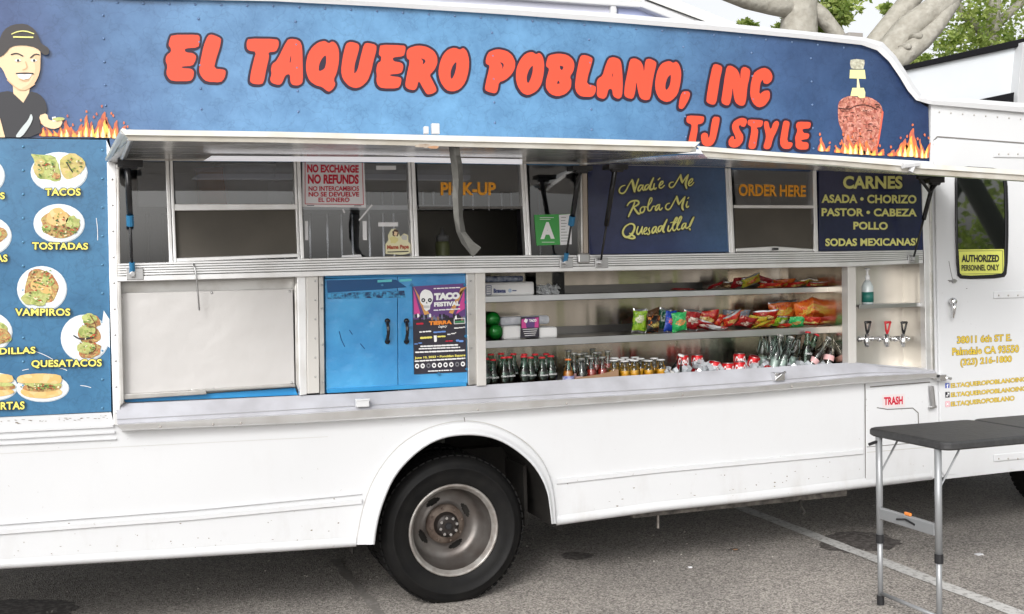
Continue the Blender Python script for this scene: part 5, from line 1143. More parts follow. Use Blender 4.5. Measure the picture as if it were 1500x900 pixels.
# ================================================================== GOODS IN THE CASE
def lathe_part(name, prof, m, parent, n=14, cap=True):
    V, Fc = lathe_d(prof, n)
    if cap: Fc.append(tuple(range(n))[::-1]); Fc.append(tuple((len(prof)-1)*n+k for k in range(n)))
    return mk(name, V, Fc, m, parent, smooth=True)
def copy_tree(src, parent=None):
    c = src.copy(); C.objects.link(c)
    if parent is not None: c.parent = parent
    for ch in list(src.children): copy_tree(ch, c)
    return c
ORD = ['first', 'second', 'third', 'fourth', 'fifth', 'sixth', 'seventh', 'eighth', 'ninth', 'tenth', 'eleventh', 'twelfth', 'thirteenth', 'fourteenth', 'fifteenth', 'sixteenth', 'seventeenth', 'eighteenth']
COLA = mat('dark_cola', (.02, .008, .006), .15, coat=.6); GOLD = mat('golden_juice', (.85, .45, .04), .15, coat=.3, noise=((.72, .33, .02), .5), nscale=30)
REDCAP = mat('red_cap', (.55, .02, .03), .4); WCAP = mat('white_cap', (.8, .8, .8), .4); LABR = mat('red_label', (.62, .02, .03), .4)
ORJ = mat('orange_soda', (.75, .16, .02), .2, coat=.5); GRN = mat('green_plastic', (.02, .28, .09), .2, coat=.5); GREYJ = mat('clear_soda', (.42, .48, .45), .15, coat=.5); RSODA = mat('red_soda', (.35, .03, .02), .2, coat=.5)
def bottle_proto(name, kind, h=.235, r=.03, liquid=COLA, gl=BOTG, cap=REDCAP, lab=None, text=None, fill=.62):
    root = bpy.data.objects.new(name, None); C.objects.link(root)
    if kind == 'contour': pr = [(r*.85, 0), (r, .02), (r*.93, h*.22), (r*.86, h*.3), (r, h*.42), (r*.98, h*.55), (r*.7, h*.68), (r*.46, h*.8), (r*.42, h*.95), (r*.45, h*.97)]
    elif kind == 'stubby': pr = [(r*.9, 0), (r, .01), (r, h*.55), (r*.98, h*.62), (r*.72, h*.74), (r*.6, h*.8), (r*.58, h*.93), (r*.62, h*.96)]
    else: pr = [(r*.9, 0), (r, .012), (r, h*.5), (r*.9, h*.58), (r*.5, h*.76), (r*.42, h*.92), (r*.46, h*.96)]
    lathe_part('glass', pr, gl, root)
    lp = [(a*.93, z) for a, z in pr if z <= h*fill]; zmax = h*fill
    import bisect
    lp = [(a*.93, max(z, .003)) for a, z in pr if z < zmax]
    for i in range(len(pr)-1):
        if pr[i][1] < zmax <= pr[i+1][1]: t = (zmax-pr[i][1])/(pr[i+1][1]-pr[i][1]); lp.append(((pr[i][0]+(pr[i+1][0]-pr[i][0])*t)*.93, zmax))
    lathe_part('drink', lp, liquid, root)
    cr_ = pr[-1][0]*1.18
    lathe_part('cap', [(cr_*1.05, h*.955), (cr_, h*.975), (cr_*.92, h*.995), (cr_*.5, h)], cap, root)
    if lab:
        z0, z1, m_ = lab; rr_ = r*1.015
        lathe_part('label', [(rr_, z0*h), (rr_, z1*h)], m_, root, cap=False)
    if text:
        s_, m_, z0, z1 = text; V, Fc = text_data(s_, .03, .25); x0 = min(v[0] for v in V); x1 = max(v[0] for v in V); y0 = min(v[1] for v in V); y1 = max(v[1] for v in V)
        rr_ = r*1.03; span = 1.5; VV = []
        for (x, y) in V:
            a_ = -math.pi/2+((x-x0)/(x1-x0)-.5)*span; VV.append((rr_*math.cos(a_), rr_*math.sin(a_), h*(z0+(z1-z0)*(y-y0)/(y1-y0))))
        mk('lettering', VV, Fc, m_, root)
    return root
protos = []
P_COLA = bottle_proto('cola_bottle', 'contour', .24, .031, lab=(.0, .2, LABR), text=('Coca-Cola', mat('soft_white_print', (.55, .56, .56), .4), .46, .515), fill=.66)
P_DARK = bottle_proto('soda_bottle', 'plain', .25, .029, liquid=COLA, gl=BOTC, cap=mat('grey_cap', (.5, .5, .48), .35, .6), lab=(.3, .42, mat('pink_label', (.75, .45, .45), .5)), fill=.6)
P_RED = bottle_proto('soda_bottle', 'plain', .25, .029, liquid=RSODA, gl=BOTC, cap=mat('grey_cap', (.5, .5, .48), .35, .6), lab=(.3, .4, mat('pale_label', (.7, .7, .6), .5)), fill=.62)
P_ORJ = bottle_proto('orange_soda_bottle', 'plain', .23, .03, liquid=ORJ, gl=BOTG, cap=mat('orange_cap', (.85, .2, .04), .4), lab=(.25, .45, mat('blue_white_label', (.6, .6, .75), .5, noise=((.12, .15, .45), .9), nscale=60)), fill=.62)
P_GOLD = bottle_proto('juice_bottle', 'stubby', .16, .03, liquid=GOLD, gl=BOTC, cap=WCAP, fill=.6)
P_CLR = bottle_proto('clear_glass_bottle', 'contour', .24, .034, liquid=GREYJ, gl=BOTC, cap=mat('grey_cap', (.5, .5, .48), .35, .6), fill=.4)
P_WAT = bottle_proto('water_bottle', 'plain', .19, .031, liquid=GREYJ, gl=ACRY, cap=WCAP, lab=(.35, .5, mat('white_label', (.75, .75, .72), .5)), fill=.4)
def can_proto():
    root = bpy.data.objects.new('soda_can', None); C.objects.link(root); r, h = .033, .12
    lathe_part('can_body', [(r*.8, 0), (r, .008), (r, h*.93), (r*.85, h*.985)], mat('red_can', (.6, .015, .02), .25, .4), root, 18)
    lathe_part('can_end', [(r*.86, h*.98), (r*.86, h), (r*.8, h), (r*.78, h*.97), (.002, h*.97)], mat('can_aluminium', (.75, .75, .76), .3, 1), root, 18)
    V, Fc = text_data('Coca-Cola', .04, .25); x0 = min(v[0] for v in V); x1 = max(v[0] for v in V); y0 = min(v[1] for v in V); y1 = max(v[1] for v in V); VV = []
    for (x, y) in V:
        a_ = -math.pi/2+((x-x0)/(x1-x0)-.5)*2.5; VV.append(((r+.0008)*math.cos(a_), (r+.0008)*math.sin(a_), h*(.56+.32*(y-y0)/(y1-y0))))
    mk('lettering', VV, Fc, WPRINT, root); return root
P_CAN = can_proto()
used = set()
def put(proto, px, ytop, dep, label, cat, group, h0, tilt=(0, 0), zrot=0, floor=None, keep_h=False):
    top = W(px, ytop, dep); z0 = ZC0 if floor is None else floor
    o = proto if proto.name not in used else copy_tree(proto)
    if proto.name not in used: used.add(proto.name)
    o.location = (top.x, dep, z0+.001)
    s_ = 1.0 if keep_h else max(.6, min(1.25, (top.z-z0)/h0))
    o.scale = (1, 1, s_); o.rotation_euler = (tilt[0], tilt[1], zrot); tag(o, label, cat, group); return o
# cola bottles (red caps): back row then front row
front = [(711.5, 525), (722, 526.5), (738, 523), (746, 522.5), (767, 521.5), (777, 523), (794, 523), (807, 521)]
back = [(719, 518), (734, 518.5), (752, 517.5), (764, 520.5), (771, 518), (784, 518), (790, 519.5), (800, 518)]
back = [(719, 518.5), (734, 517.5), (752, 518), (768, 518.5), (784, 518.5), (800, 518)]
for i, (x, y) in enumerate(front): put(P_COLA, x, y, .10+.015*(i % 2), 'red capped cola bottle, %s from left in the front row' % ORD[i], 'bottle', 'cola bottles in the case', .24)
for i, (x, y) in enumerate(back): put(P_COLA, x, y, .21, 'red capped cola bottle, %s from left in the back row' % ORD[i], 'bottle', 'cola bottles in the case', .24)
put(P_ORJ, 832, 526, .12, 'orange capped bottle of orange soda just right of the colas', 'bottle', 'soda bottles in the case', .23, zrot=.4)
for i, (x, y, p, dp) in enumerate([(833, 513, P_DARK, .3), (841, 517, P_DARK, .18), (849, 518, P_DARK, .18), (852, 525, P_DARK, .1), (856, 515, P_CLR, .3), (861, 519, P_CLR, .2), (866, 524, P_RED, .12), (868, 511, P_DARK, .36), (873, 516, P_RED, .24), (877, 516, P_RED, .28), (882, 523, P_RED, .14), (890, 514, P_RED, .26)]):
    put(p, x, y, dp, '%s bottle, %s from left among mixed sodas in the cardboard tray' % ({P_DARK: 'dark soda', P_CLR: 'clear glass', P_RED: 'red soda'}[p], ORD[i]), 'bottle', 'soda bottles in the case', .25, zrot=i)
for i, (x, y, dp) in enumerate([(899, 527.5, .12), (900, 524, .24), (909, 526, .2), (915, 528.5, .12), (915, 523.5, .28), (923, 526, .22), (929, 527.5, .12), (930, 523, .28), (938, 525, .2), (945, 527.5, .2), (950, 528, .14), (958, 524.5, .2), (968, 526.5, .14)]):
    put(P_GOLD, x, y, dp, 'stubby bottle of golden juice, %s from the left of its bunch' % ORD[i], 'bottle', 'golden juice bottles in the case', .16)
# cardboard tray in front of the mixed sodas
b = MB(); q = [W(842, 556, .065), W(906, 549, .065), W(903, 541, .065), (W(870, 549, .065))]
z = ZC0+.005
V = [(q[0].x, .065, z), (q[1].x, .065, z), (q[1].x, .065, W(905, 541.5, .065).z), (q[0].x+.14, .065, W(872, 549, .065).z), (q[0].x, .065, W(842, 554, .065).z)]
V += [(v[0], .07, v[2]) for v in V]; n = 5
b.add(V, [tuple(range(5)), tuple(range(9, 4, -1))]+[(i, i+5, (i+1) % 5+5, (i+1) % 5) for i in range(5)]); b.box(q[0].x, q[1].x, .07, .38, z, z+.004); b.box(q[1].x-.004, q[1].x, .07, .38, z, z+.09)
tag(b.build('cardboard_tray', CARD, None), 'torn brown cardboard tray holding the mixed soda bottles', 'tray')
# cans
cans = [(1000, 520, .2, (0, 0)), (1021, 520, .24, (0, .0)), (1041, 529, .13, (0, .25)), (1066, 532, .1, (0, 0)), (1083, 530, .1, (0, 0)), (1083, 518, .24, (.0, 0)), (1098, 520, .26, (.3, .1)), (1107, 528, .1, (.75, .5))]
CLAB = ['standing at the back left of the cans', 'standing behind the heap of ice', 'tilted in the ice, right of the heap', 'upright at the ledge, left of the two front cans', 'upright at the ledge, right of the other front can', 'standing on top behind the front cans', 'leaning back at the right end of the stack', 'tipped forward with silver lid, beside the glass bottles']
for (x, y, dp, tl_), lb in zip(cans, CLAB):
    o = put(P_CAN, x, y, dp, 'red cola can '+lb, 'can', 'red cola cans in the case', .12, tilt=tl_, keep_h=True, floor=W(x, y, dp).z-.12)
for i, (x, y, dp, t) in enumerate([(982, 527, .14, (.3, .2)), (1052, 523, .2, (.2, .9))]):
    put(P_WAT, x, y, dp, ['clear water bottle with white cap right of the golden juices', 'clear plastic cup bottle lying on the ice behind the front cans'][i], 'bottle', None, .19, tilt=t, keep_h=True, floor=W(x, y, dp).z-.15)
# ice
def icem():
    m = mat('ice', (.72, .76, .8), .12, coat=.5); t, b_ = nodes_of(m); b_.inputs['Transmission Weight'].default_value = .35; b_.inputs['IOR'].default_value = 1.3; return m
b = MB(); rr = random.Random(2)
for k in range(330):
    px = rr.uniform(974, 1225); dp = rr.uniform(.04, .3); x = W(px, 540, dp).x
    hump = .05+.05*math.exp(-((px-1022)/26)**2)+.01*math.exp(-((px-1140)/40)**2)
    z0 = ZC0+rr.uniform(.0, hump); s_ = rr.uniform(.009, .017)
    Mx = Matrix.Translation((x, dp, z0+s_)) @ Matrix.Rotation(rr.uniform(0, 3), 4, Vector((rr.random(), rr.random(), 1)).normalized())
    b.box(-s_, s_, -s_*.8, s_*.8, -s_*.7, s_*.7, M=Mx)
tag(b.build('ice_cubes', icem(), None), 'loose ice cubes around the cans and glass bottles', 'ice', kind='stuff')
# glass bottles leaning on the right
lean = [(1117, 508, .3, (0, -.1), P_CLR), (1124, 507, .34, (.1, -.05), P_CLR), (1127, 511, .22, (.05, .1), P_CLR), (1135, 512, .24, (0, .15), P_CLR), (1139, 506, .34, (0, .05), P_COLA), (1144, 524, .12, (.1, .2), P_CLR), (1151, 508, .28, (.05, .1), P_CLR), (1156, 506, .34, (0, .1), P_COLA), (1160, 522, .14, (0, .25), P_CLR), (1172, 513, .22, (.05, .2), P_CLR), (1184, 518, .16, (.1, .35), P_COLA), (1197, 514, .2, (.05, .35), P_COLA), (1214, 520, .14, (0, .45), P_DARK), (1222, 517, .16, (0, .5), P_DARK), (1231, 518, .16, (0, .5), P_DARK)]
for i, (x, y, dp, t, p) in enumerate(lean):
    t = (t[0]+.16*math.sin(i*2.3), t[1]+.22*math.sin(i*1.7+.5)); top = W(x, y+2, dp); L = .24; d_ = Vector((math.sin(t[1])*math.cos(t[0]), -math.sin(t[0]), math.cos(t[1])*math.cos(t[0])))
    o = copy_tree(p); base = top-d_*L; base.z = max(base.z, ZC0+.004); o.location = base; o.scale = (1, 1, 1); o.rotation_euler = (t[0], t[1], i*1.3)
    o.rotation_mode = 'XYZ'; o.rotation_euler = (t[0], t[1], 0)
    tag(o, '%s leaning in the ice, %s from left of the right hand bunch' % ({P_CLR: 'clear glass bottle', P_COLA: 'red capped cola bottle', P_DARK: 'dark soda bottle'}[p], ORD[i]), 'bottle', 'bottles leaning in the ice')
# red bottle lying on top at the right
P_LIE = bottle_proto('red_soda_bottle', 'plain', .3, .035, liquid=RSODA, gl=glass('red_tint_glass', (.7, .15, .08)), cap=mat('coral_cap', (.85, .15, .1), .4), fill=.85)
c = W(1212, 515, .26); P_LIE.location = c; P_LIE.rotation_euler = (.15, 1.25, 0); tag(P_LIE, 'red plastic soda bottle lying on the bottles with coral cap to the right', 'bottle')
# green plastic bottles lying end on
P_GR = bottle_proto('green_bottle', 'plain', .26, .041, liquid=GRN, gl=glass('green_tint_glass', (.35, .85, .45)), cap=mat('green_cap', (.02, .3, .08), .4), fill=.9)
c = W(721, 491, .3); P_GR.location = (c.x, .23, Z2t+.043); P_GR.rotation_euler = (R(-90), 0, 0); tag(P_GR, 'green plastic bottle lying with its base outward on the middle shelf', 'bottle')
o = copy_tree(P_GR); o.location = (c.x+.0, .27, Z2t+.105); o.rotation_euler = (R(-90), 0, 0); tag(o, 'olive green bottle lying on top of the other green bottle', 'bottle')
# packages on the shelves
def pack(name, label, cat, x0, x1, yt, zfloor, dep, depth, m, parts=(), group=None, bev=.012):
    a_ = W(x0, yt, dep); e_ = W(x1, yt, dep); o = box(name, a_.x, e_.x, dep, dep+depth, zfloor+.001, a_.z, m, None, bevel=bev); return tag(o, label, cat, group)
FOAM = mat('white_foam', (.8, .8, .8), .5); FILM = mat('cloudy_film', (.4, .42, .47), .2, noise=((.65, .66, .7), .6), nscale=25, coat=.5)
o = pack('tissue_package', 'white wrapped package with blue print at the left of the top shelf', 'package', 708, 783, 414.5, Z1t, YS+.01, .25, FOAM)
d = Decal(YS+.008); BL = mat('blue_print', (.06, .08, .22), .4); d.ring([(712, 419), (719.5, 418.6), (719.5, 432), (712, 432.4)], .9, BL, 0)
for k in range(3): d.stroke([(713.5, 422+k*3.2), (718, 421.9+k*3.2)], .9, BL, 0, dense=0)
d.text('Brawna', (723, 423, 429.5), (741, 423, 429.5), BL, 0, bold=.05); d.ellipse(747, 426, 2.6, 2.8, mat('pale_blue_print', (.4, .5, .65), .4), 0); d.stroke([(751, 426), (756, 426)], 1.6, BL, 0, dense=0); d.build('print', o)
a_ = W(709, 414, YS+.01); e_ = W(775, 414, YS+.01); box('top_film', a_.x, e_.x-.02, YS+.03, YS+.22, a_.z, a_.z+.03, mat('blue_printed_film', (.05, .07, .15), .25, noise=((.35, .4, .5), .8), nscale=40, coat=.5), o, bevel=.01)
# clear tub with napkins
tb = thing('plastic_tub', 'clear plastic tub of white sachets on the top shelf beside the white package', 'tub', (W(806, 430, .3).x, .3, Z1t))
a_, e_ = W(785, 420, YS+.02), W(827, 420, YS+.02); zt2 = W(806, 399, YS+.02).z
b = MB()
for (xx0, xx1, yy0, yy1) in ((a_.x, e_.x, YS+.02, YS+.023), (a_.x, e_.x, YS+.19, YS+.193), (a_.x, a_.x+.003, YS+.023, YS+.19), (e_.x-.003, e_.x, YS+.023, YS+.19)): b.box(xx0, xx1, yy0, yy1, Z1t+.002, zt2)
b.build('tub_wall', ACRY, tb)
b = MB(); rr = random.Random(6)
for k in range(90):
    Mx = Matrix.Translation((rr.uniform(a_.x+.02, e_.x-.02), rr.uniform(YS+.04, YS+.17), Z1t+rr.uniform(.008, .045))) @ Matrix.Rotation(rr.uniform(0, 3), 4, Vector((rr.random(), rr.random(), .5)).normalized()); b.box(-.016, .016, -.01, .01, -.002, .002, M=Mx)
b.build('sachets', PAPER, tb, kind='stuff')
o = pack('foam_box_pack', 'wrapped stack of white foam boxes with torn film on the middle shelf', 'package', 737, 765, 478, Z2t, YS+.02, .2, FOAM)
a_ = W(737, 478, YS+.02); e_ = W(800, 478, YS+.02); box('loose_film', a_.x, e_.x+.04, YS+.06, YS+.22, a_.z, a_.z+.045, FILM, o, bevel=.016)
o = pack('foam_box_pack', 'white foam box pack at the right of the small flyer on middle shelf', 'package', 788, 817, 480, Z2t, YS+.02, .2, FOAM)
fl = flat_thing('event_flyer', 'small dark taco festival flyer propped on the middle shelf', 'flyer', [(763, 465), (790, 463.5), (790, 494), (762.5, 495.5)], mat('poster_black', (.02, .018, .025), .35), YS+.004)
d = Decal(YS+.003); d.poly([(764, 468), (770, 467), (772, 481), (764, 481)], PK, 0); d.poly([(783, 466), (789, 465), (789, 480), (782, 480)], PK, 0); d.poly([(769, 466), (784, 465), (783, 480), (771, 480)], PU, .3); d.blob(770.5, 470, 2.8, 3, WPRINT, .8); d.text('TACO', (775, 468, 472), (786, 467.5, 471.5), WPRINT, .6, bold=.06)
for k in range(4): d.stroke([(766+k, 483+k*3), (787-k, 482+k*3)], .8, WPRINT, .5, dense=0)
d.build('print', fl)
# snack bags
def bagmat(name, c0, c1, c2, sc=22):
    m = mat(name, c0, .28, coat=.4); t, b_ = nodes_of(m); N = t.nodes.new; L = t.links.new
    tc = N('ShaderNodeTexCoord'); n = N('ShaderNodeTexNoise'); n.inputs['Scale'].default_value = sc; n.inputs['Detail'].default_value = 3; n.inputs['Distortion'].default_value = 1.2; L(tc.outputs['Object'], n.inputs['Vector'])
    r = N('ShaderNodeValToRGB'); e = r.color_ramp.elements; r.color_ramp.interpolation = 'CONSTANT'; e[0].color = (*c0, 1); e[0].position = 0; e[1].color = (*c1, 1); e[1].position = .56; x = e.new(.66); x.color = (*c2, 1); x = e.new(.7); x.color = (*c0, 1)
    L(n.outputs['Fac'], r.inputs[0]); L(r.outputs[0], b_.inputs['Base Color'])
    n3 = N('ShaderNodeTexNoise'); n3.inputs['Scale'].default_value = 30; n3.inputs['Detail'].default_value = 2; L(tc.outputs['Object'], n3.inputs['Vector'])
    bp = N('ShaderNodeBump'); bp.inputs['Strength'].default_value = .8; bp.inputs['Distance'].default_value = .01; L(n3.outputs['Fac'], bp.inputs['Height']); L(bp.outputs[0], b_.inputs['Normal']); return m
BM = {'lime': ('lime green', (.3, .5, .03), (.1, .3, .02), (.7, .7, .5)), 'black': ('black and orange', (.015, .015, .015), (.6, .15, .02), (.5, .4, .1)), 'brown': ('brown and tan', (.16, .08, .04), (.4, .2, .1), (.6, .4, .2)),
      'dgreen': ('dark green', (.01, .08, .05), (.02, .2, .1), (.5, .6, .5)), 'blue': ('blue', (.02, .06, .4), (.02, .1, .6), (.7, .1, .1)), 'green': ('bright green', (.03, .45, .12), (.1, .6, .2), (.7, .3, .1)),
      'dred': ('dark red', (.3, .01, .015), (.5, .03, .02), (.7, .6, .5)), 'red': ('red', (.5, .02, .015), (.65, .12, .02), (.75, .6, .2)), 'orange': ('orange', (.75, .16, .02), (.6, .04, .02), (.8, .6, .1)), 'yellow': ('yellow', (.6, .45, .04), (.3, .4, .05), (.6, .1, .03)),
      'grey': ('grey and orange', (.2, .22, .26), (.6, .25, .08), (.4, .4, .5)), 'white': ('white and red', (.7, .7, .7), (.5, .05, .05), (.7, .7, .7))}
SILV = mat('foil_crimp', (.55, .55, .56), .25, .8)
def bag(px, py, wpx, hpx, pal, dep, tilt, floor, desc, seed):
    rr = random.Random(seed); lab_, c0, c1, c2 = BM[pal]; m_ = bagmat('bag_'+pal, c0, c1, c2, 34)
    wpx *= 1.18; hpx *= 1.12
    logo = bagmat('logo_'+pal, c2, c0, (.8, .75, .6), 75)
    c = W(px, py, dep); sc = (W(px+10, py, dep)-W(px, py, dep)).length/10; w_, h_ = wpx*sc, hpx*sc; nx, ny = 14, 12; V = []; th = min(w_, h_)*.24
    for side in (0, 1):
        ph = [rr.uniform(0, 6.28) for _ in range(6)]
        for j in range(ny+1):
            for i in range(nx+1):
                u, v = i/nx, j/ny; puff = (math.sin(math.pi*u)**.5)*(math.sin(math.pi*v)**.6)
                wr = .16*math.sin(7*u+9*v+ph[0])+.13*math.sin(13*u-6*v+ph[1])+.1*math.sin(5*u-17*v+ph[2])+.08*math.sin(23*u+ph[3])*(abs(2*v-1)**2)
                x = (u-.5)*w_*(1-.1*math.sin(math.pi*v)+.04*math.sin(9*v+ph[4])); z = (v-.5)*h_*(1+.05*math.sin(6*u+ph[5])); y = (-1 if side == 0 else 1)*th*(puff*(1+wr)+.05*wr)
                V.append(Vector((x, y, z)))
    n1 = (nx+1)*(ny+1); Fc = []; Mi = []
    lx, lz = rr.uniform(-.08, .08), rr.uniform(-.05, .12); an = rr.uniform(-.5, .5)
    for j in range(ny):
        for i in range(nx):
            a_ = j*(nx+1)+i; Fc.append((a_, a_+1, a_+nx+2, a_+nx+1)); b_ = a_+n1; Fc.append((b_, b_+nx+1, b_+nx+2, b_+1))
            u, v = (i+.5)/nx-.5-lx, (j+.5)/ny-.5-lz; k = 2 if (j == 0 or j == ny-1) and seed % 3 == 0 else (1 if ((u*math.cos(an)+v*math.sin(an))/.34)**2+((v*math.cos(an)-u*math.sin(an))/.15)**2 < 1 else 0)
            Mi += [k, k]
    Mx = Matrix.Rotation(tilt[0], 3, 'X') @ Matrix.Rotation(tilt[1], 3, 'Y') @ Matrix.Rotation(rr.uniform(-.35, .35), 3, 'Z')
    V = [Mx @ v for v in V]; off = Vector((c.x, dep, c.z))
    mn = min(v.z for v in V)+off.z
    if mn < floor+.001: off.z += floor+.001-mn
    o = mk('snack_bag', [v+off for v in V], Fc, [m_, logo, SILV], None, smooth=True, mi=Mi)
    tag(o, ('%s snack bag %s' % (lab_, desc)).replace(' on the middle shelf', ', middle shelf').replace(' on the top shelf', ', top shelf'), 'snack bag', 'snack bags on the shelves')
    return o
B2 = [(937,474,17,28,'lime',.3,(.1,.05),'standing crumpled at the left end of the row'),(955,463,22,16,'brown',.42,(.3,-.2),'peeking over the black bag at the left'),(957,479,20,20,'black',.28,(.2,.05),'leaning between the lime and the blue bags'),(972,474,14,26,'dgreen',.34,(.1,.2),'squeezed left of the blue bag'),(982,476,17,24,'blue',.28,(.1,.1),'standing next to the bright green bag'),(995,478,19,22,'green',.26,(.15,-.1),'at the shelf edge right of the blue bag'),
 (1012,475,24,24,'dred',.3,(.2,.2),'right of the bright green bag'),(1035,468,27,22,'red',.38,(.4,-.15),'on top behind the flat white one'),(1048,482,26,9,'white',.24,(1.2,0),'lying flat at the shelf edge'),(1030,481,20,12,'dred',.3,(.8,.2),'lying low left of the flat white one'),(1060,474,22,16,'red',.32,(.5,.3),'slumped right of the tall heap'),(1078,463,30,15,'grey',.44,(.4,-.1),'at the back against the steel wall'),
 (1072,477,26,17,'red',.28,(.6,-.25),'with gold letters at the front centre'),(1093,478,26,15,'dred',.28,(.7,.3),'slanting down to the shelf edge'),(1108,472,24,14,'yellow',.34,(.6,.1),'between the red heaps'),(1121,463,28,15,'red',.42,(.5,-.2),'high at the back of the pile'),(1126,474,24,11,'orange',.3,(.8,.3),'small and half buried in the pile'),(1116,483,30,6,'yellow',.25,(1.3,0),'flattened along the shelf edge'),(1143,475,24,15,'lime',.32,(.6,.3),'under the large orange bag'),(1150,483,20,8,'red',.26,(1.1,.1),'flat at the edge left of the green one'),(1167,476,20,13,'green',.28,(.5,0),'near the right end of the pile'),
 (1147,455,34,22,'orange',.42,(.15,-.08),'standing upright at the back, left of its twin'),(1181,458,38,25,'orange',.34,(.25,-.2),'large and tilted at the right end of the row'),(1187,477,26,12,'red',.28,(.7,.1),'below the large tilted orange bag')]
for k, a_ in enumerate(B2): bag(*a_[:7], Z2t, a_[7]+' on the middle shelf', k)
B2 += [(1004,482,16,9,'blue',.24,(1.1,.2),'flat beside the bright green bag'),(1022,468,22,15,'red',.44,(.5,.2),'behind the dark red bag at the back'),(1052,465,20,14,'orange',.44,(.5,-.2),'at the back between two red bags'),(1064,482,18,9,'orange',.24,(1.0,.2),'flat at the edge in the middle of the row'),(1086,484,18,8,'yellow',.24,(1.1,-.2),'flat at the edge under the red bags'),(1100,465,22,14,'brown',.46,(.4,.2),'at the back behind the yellow one'),(1134,482,18,9,'white',.24,(1.0,.1),'small at the edge near the right end'),(1135,467,20,12,'red',.4,(.6,.4),'wedged below the tall orange bag'),(1160,484,16,8,'dgreen',.24,(1.0,.3),'tiny at the edge near the right end')]
B1 = [(1048,422,24,8,'dred',.3,(1.0,.05),'flat, second from left'),(1066,418,22,10,'brown',.38,(.8,.1),'low behind, third from left'),(1116,415,22,11,'dred',.4,(.6,.2),'behind the flat red one'),(1148,415,24,11,'orange',.42,(.6,-.2),'at the back right of centre'),(1192,420,18,8,'red',.3,(.9,.2),'against the right wall'),(1000,424,30,5,'dred',.3,(1.3,0),'lying flat, leftmost'),(1082,414,22,13,'dred',.36,(.5,.1),'propped left of the yellow one'),(1100,415,24,13,'yellow',.34,(.5,-.3),'leaning between two reds'),(1130,419,32,9,'red',.3,(.9,0),'flat in the middle of the right half'),(1164,418,24,9,'red',.32,(.9,.1),'flat near the right wall'),(1178,416,18,9,'yellow',.38,(.7,-.1),'at the far right end')]
for k, a_ in enumerate(B1): bag(*a_[:7], Z1t, a_[7]+' on the top shelf', 50+k)
a_ = W(1196, 470, .45); tag(box('cardboard_box', a_.x, a_.x+.13, .36, .5, Z2t+.001, W(1200, 452, .45).z, CARD, None, bevel=.002), 'brown cardboard box at the right end of the middle shelf', 'box')
# sanitizer
sb = W(1271, 446, .08); zf = a.z if False else W(1258, 449, .03).z+.007
lathe_thing('sanitizer_bottle', [(.03, 0), (.032, .01), (.032, .1), (.02, .125), (.012, .135)], mat('clear_gel', (.6, .66, .66), .15, coat=.5), (sb.x, .08, zf), 'clear sanitizer pump bottle with green label on the small steel shelf', 'bottle', parts=[('label', [(.0328, .012), (.0328, .07)], mat('dark_green_label', (.02, .16, .13), .4)), ('pump', [(.013, .135), (.014, .16), (.006, .165), (.006, .19), (.016, .195), (.012, .205)], WCAP)])

# ================================================================== FOLDING TABLE
ft = G(1290, 886); dxt, dyt = Vector((1, 0, 0)), Vector((0, 1, 0))
nr = G(1388, 921)
tx0 = ft.x; ty1 = ft.y; ty0 = nr.y
ZT = W(1272, 627, ft.y).z
TB = thing('folding_table', 'dark grey plastic topped folding table on grey metal legs beside the truck', 'table', ((tx0+1.2)/1, (ty0+ty1)/2, 0))
cF = W(1387, 655, nr.y); 
hz = (W(1290, 640, ty1).z+.0); ztop = hz+.038
TOPM = mat('table_top_plastic', (.03, .03, .032), .55, noise=((.05, .05, .05), .5), nscale=40, bump=.25)
xl_ = W(1272, 625, ty1+.05).x; L_ = 1.22
def rrect(x0, x1, y0, y1, r, n=5):
    pts = []
    for cx, cy, a0 in ((x1-r, y1-r, 0), (x0+r, y1-r, 90), (x0+r, y0+r, 180), (x1-r, y0+r, 270)):
        for k in range(n+1): t = R(a0+90*k/n); pts.append((cx+r*math.cos(t), cy+r*math.sin(t)))
    return pts
def top_panel(name, x0, x1, m_, par, y0, y1, z0, z1):
    p = rrect(x0, x1, y0, y1, .045); n = len(p); V = []
    for (ins, z) in ((.01, z0), (0, z0+.008), (0, z1-.01), (.004, z1-.003), (.012, z1)):
        cx, cy = (x0+x1)/2, (y0+y1)/2
        for (x, y) in p: V.append((x-math.copysign(ins, x-cx), y-math.copysign(ins, y-cy), z))
    Fc = [tuple(range(n))[::-1], tuple(4*n+k for k in range(n))]
    for i in range(4):
        for k in range(n): k2 = (k+1) % n; Fc.append((i*n+k, i*n+k2, (i+1)*n+k2, (i+1)*n+k))
    return mk(name, V, Fc, m_, par, smooth=False)
ya, yb_ = ty0-.07, ty1+.07
top_panel('table_top', xl_, xl_+L_/2+.002, TOPM, TB, ya, yb_, hz, ztop); top_panel('table_top', xl_+L_/2+.006, xl_+L_, TOPM, TB, ya, yb_, hz, ztop)
LEGM = mat('grey_painted_steel', (.33, .34, .35), .4, .4)
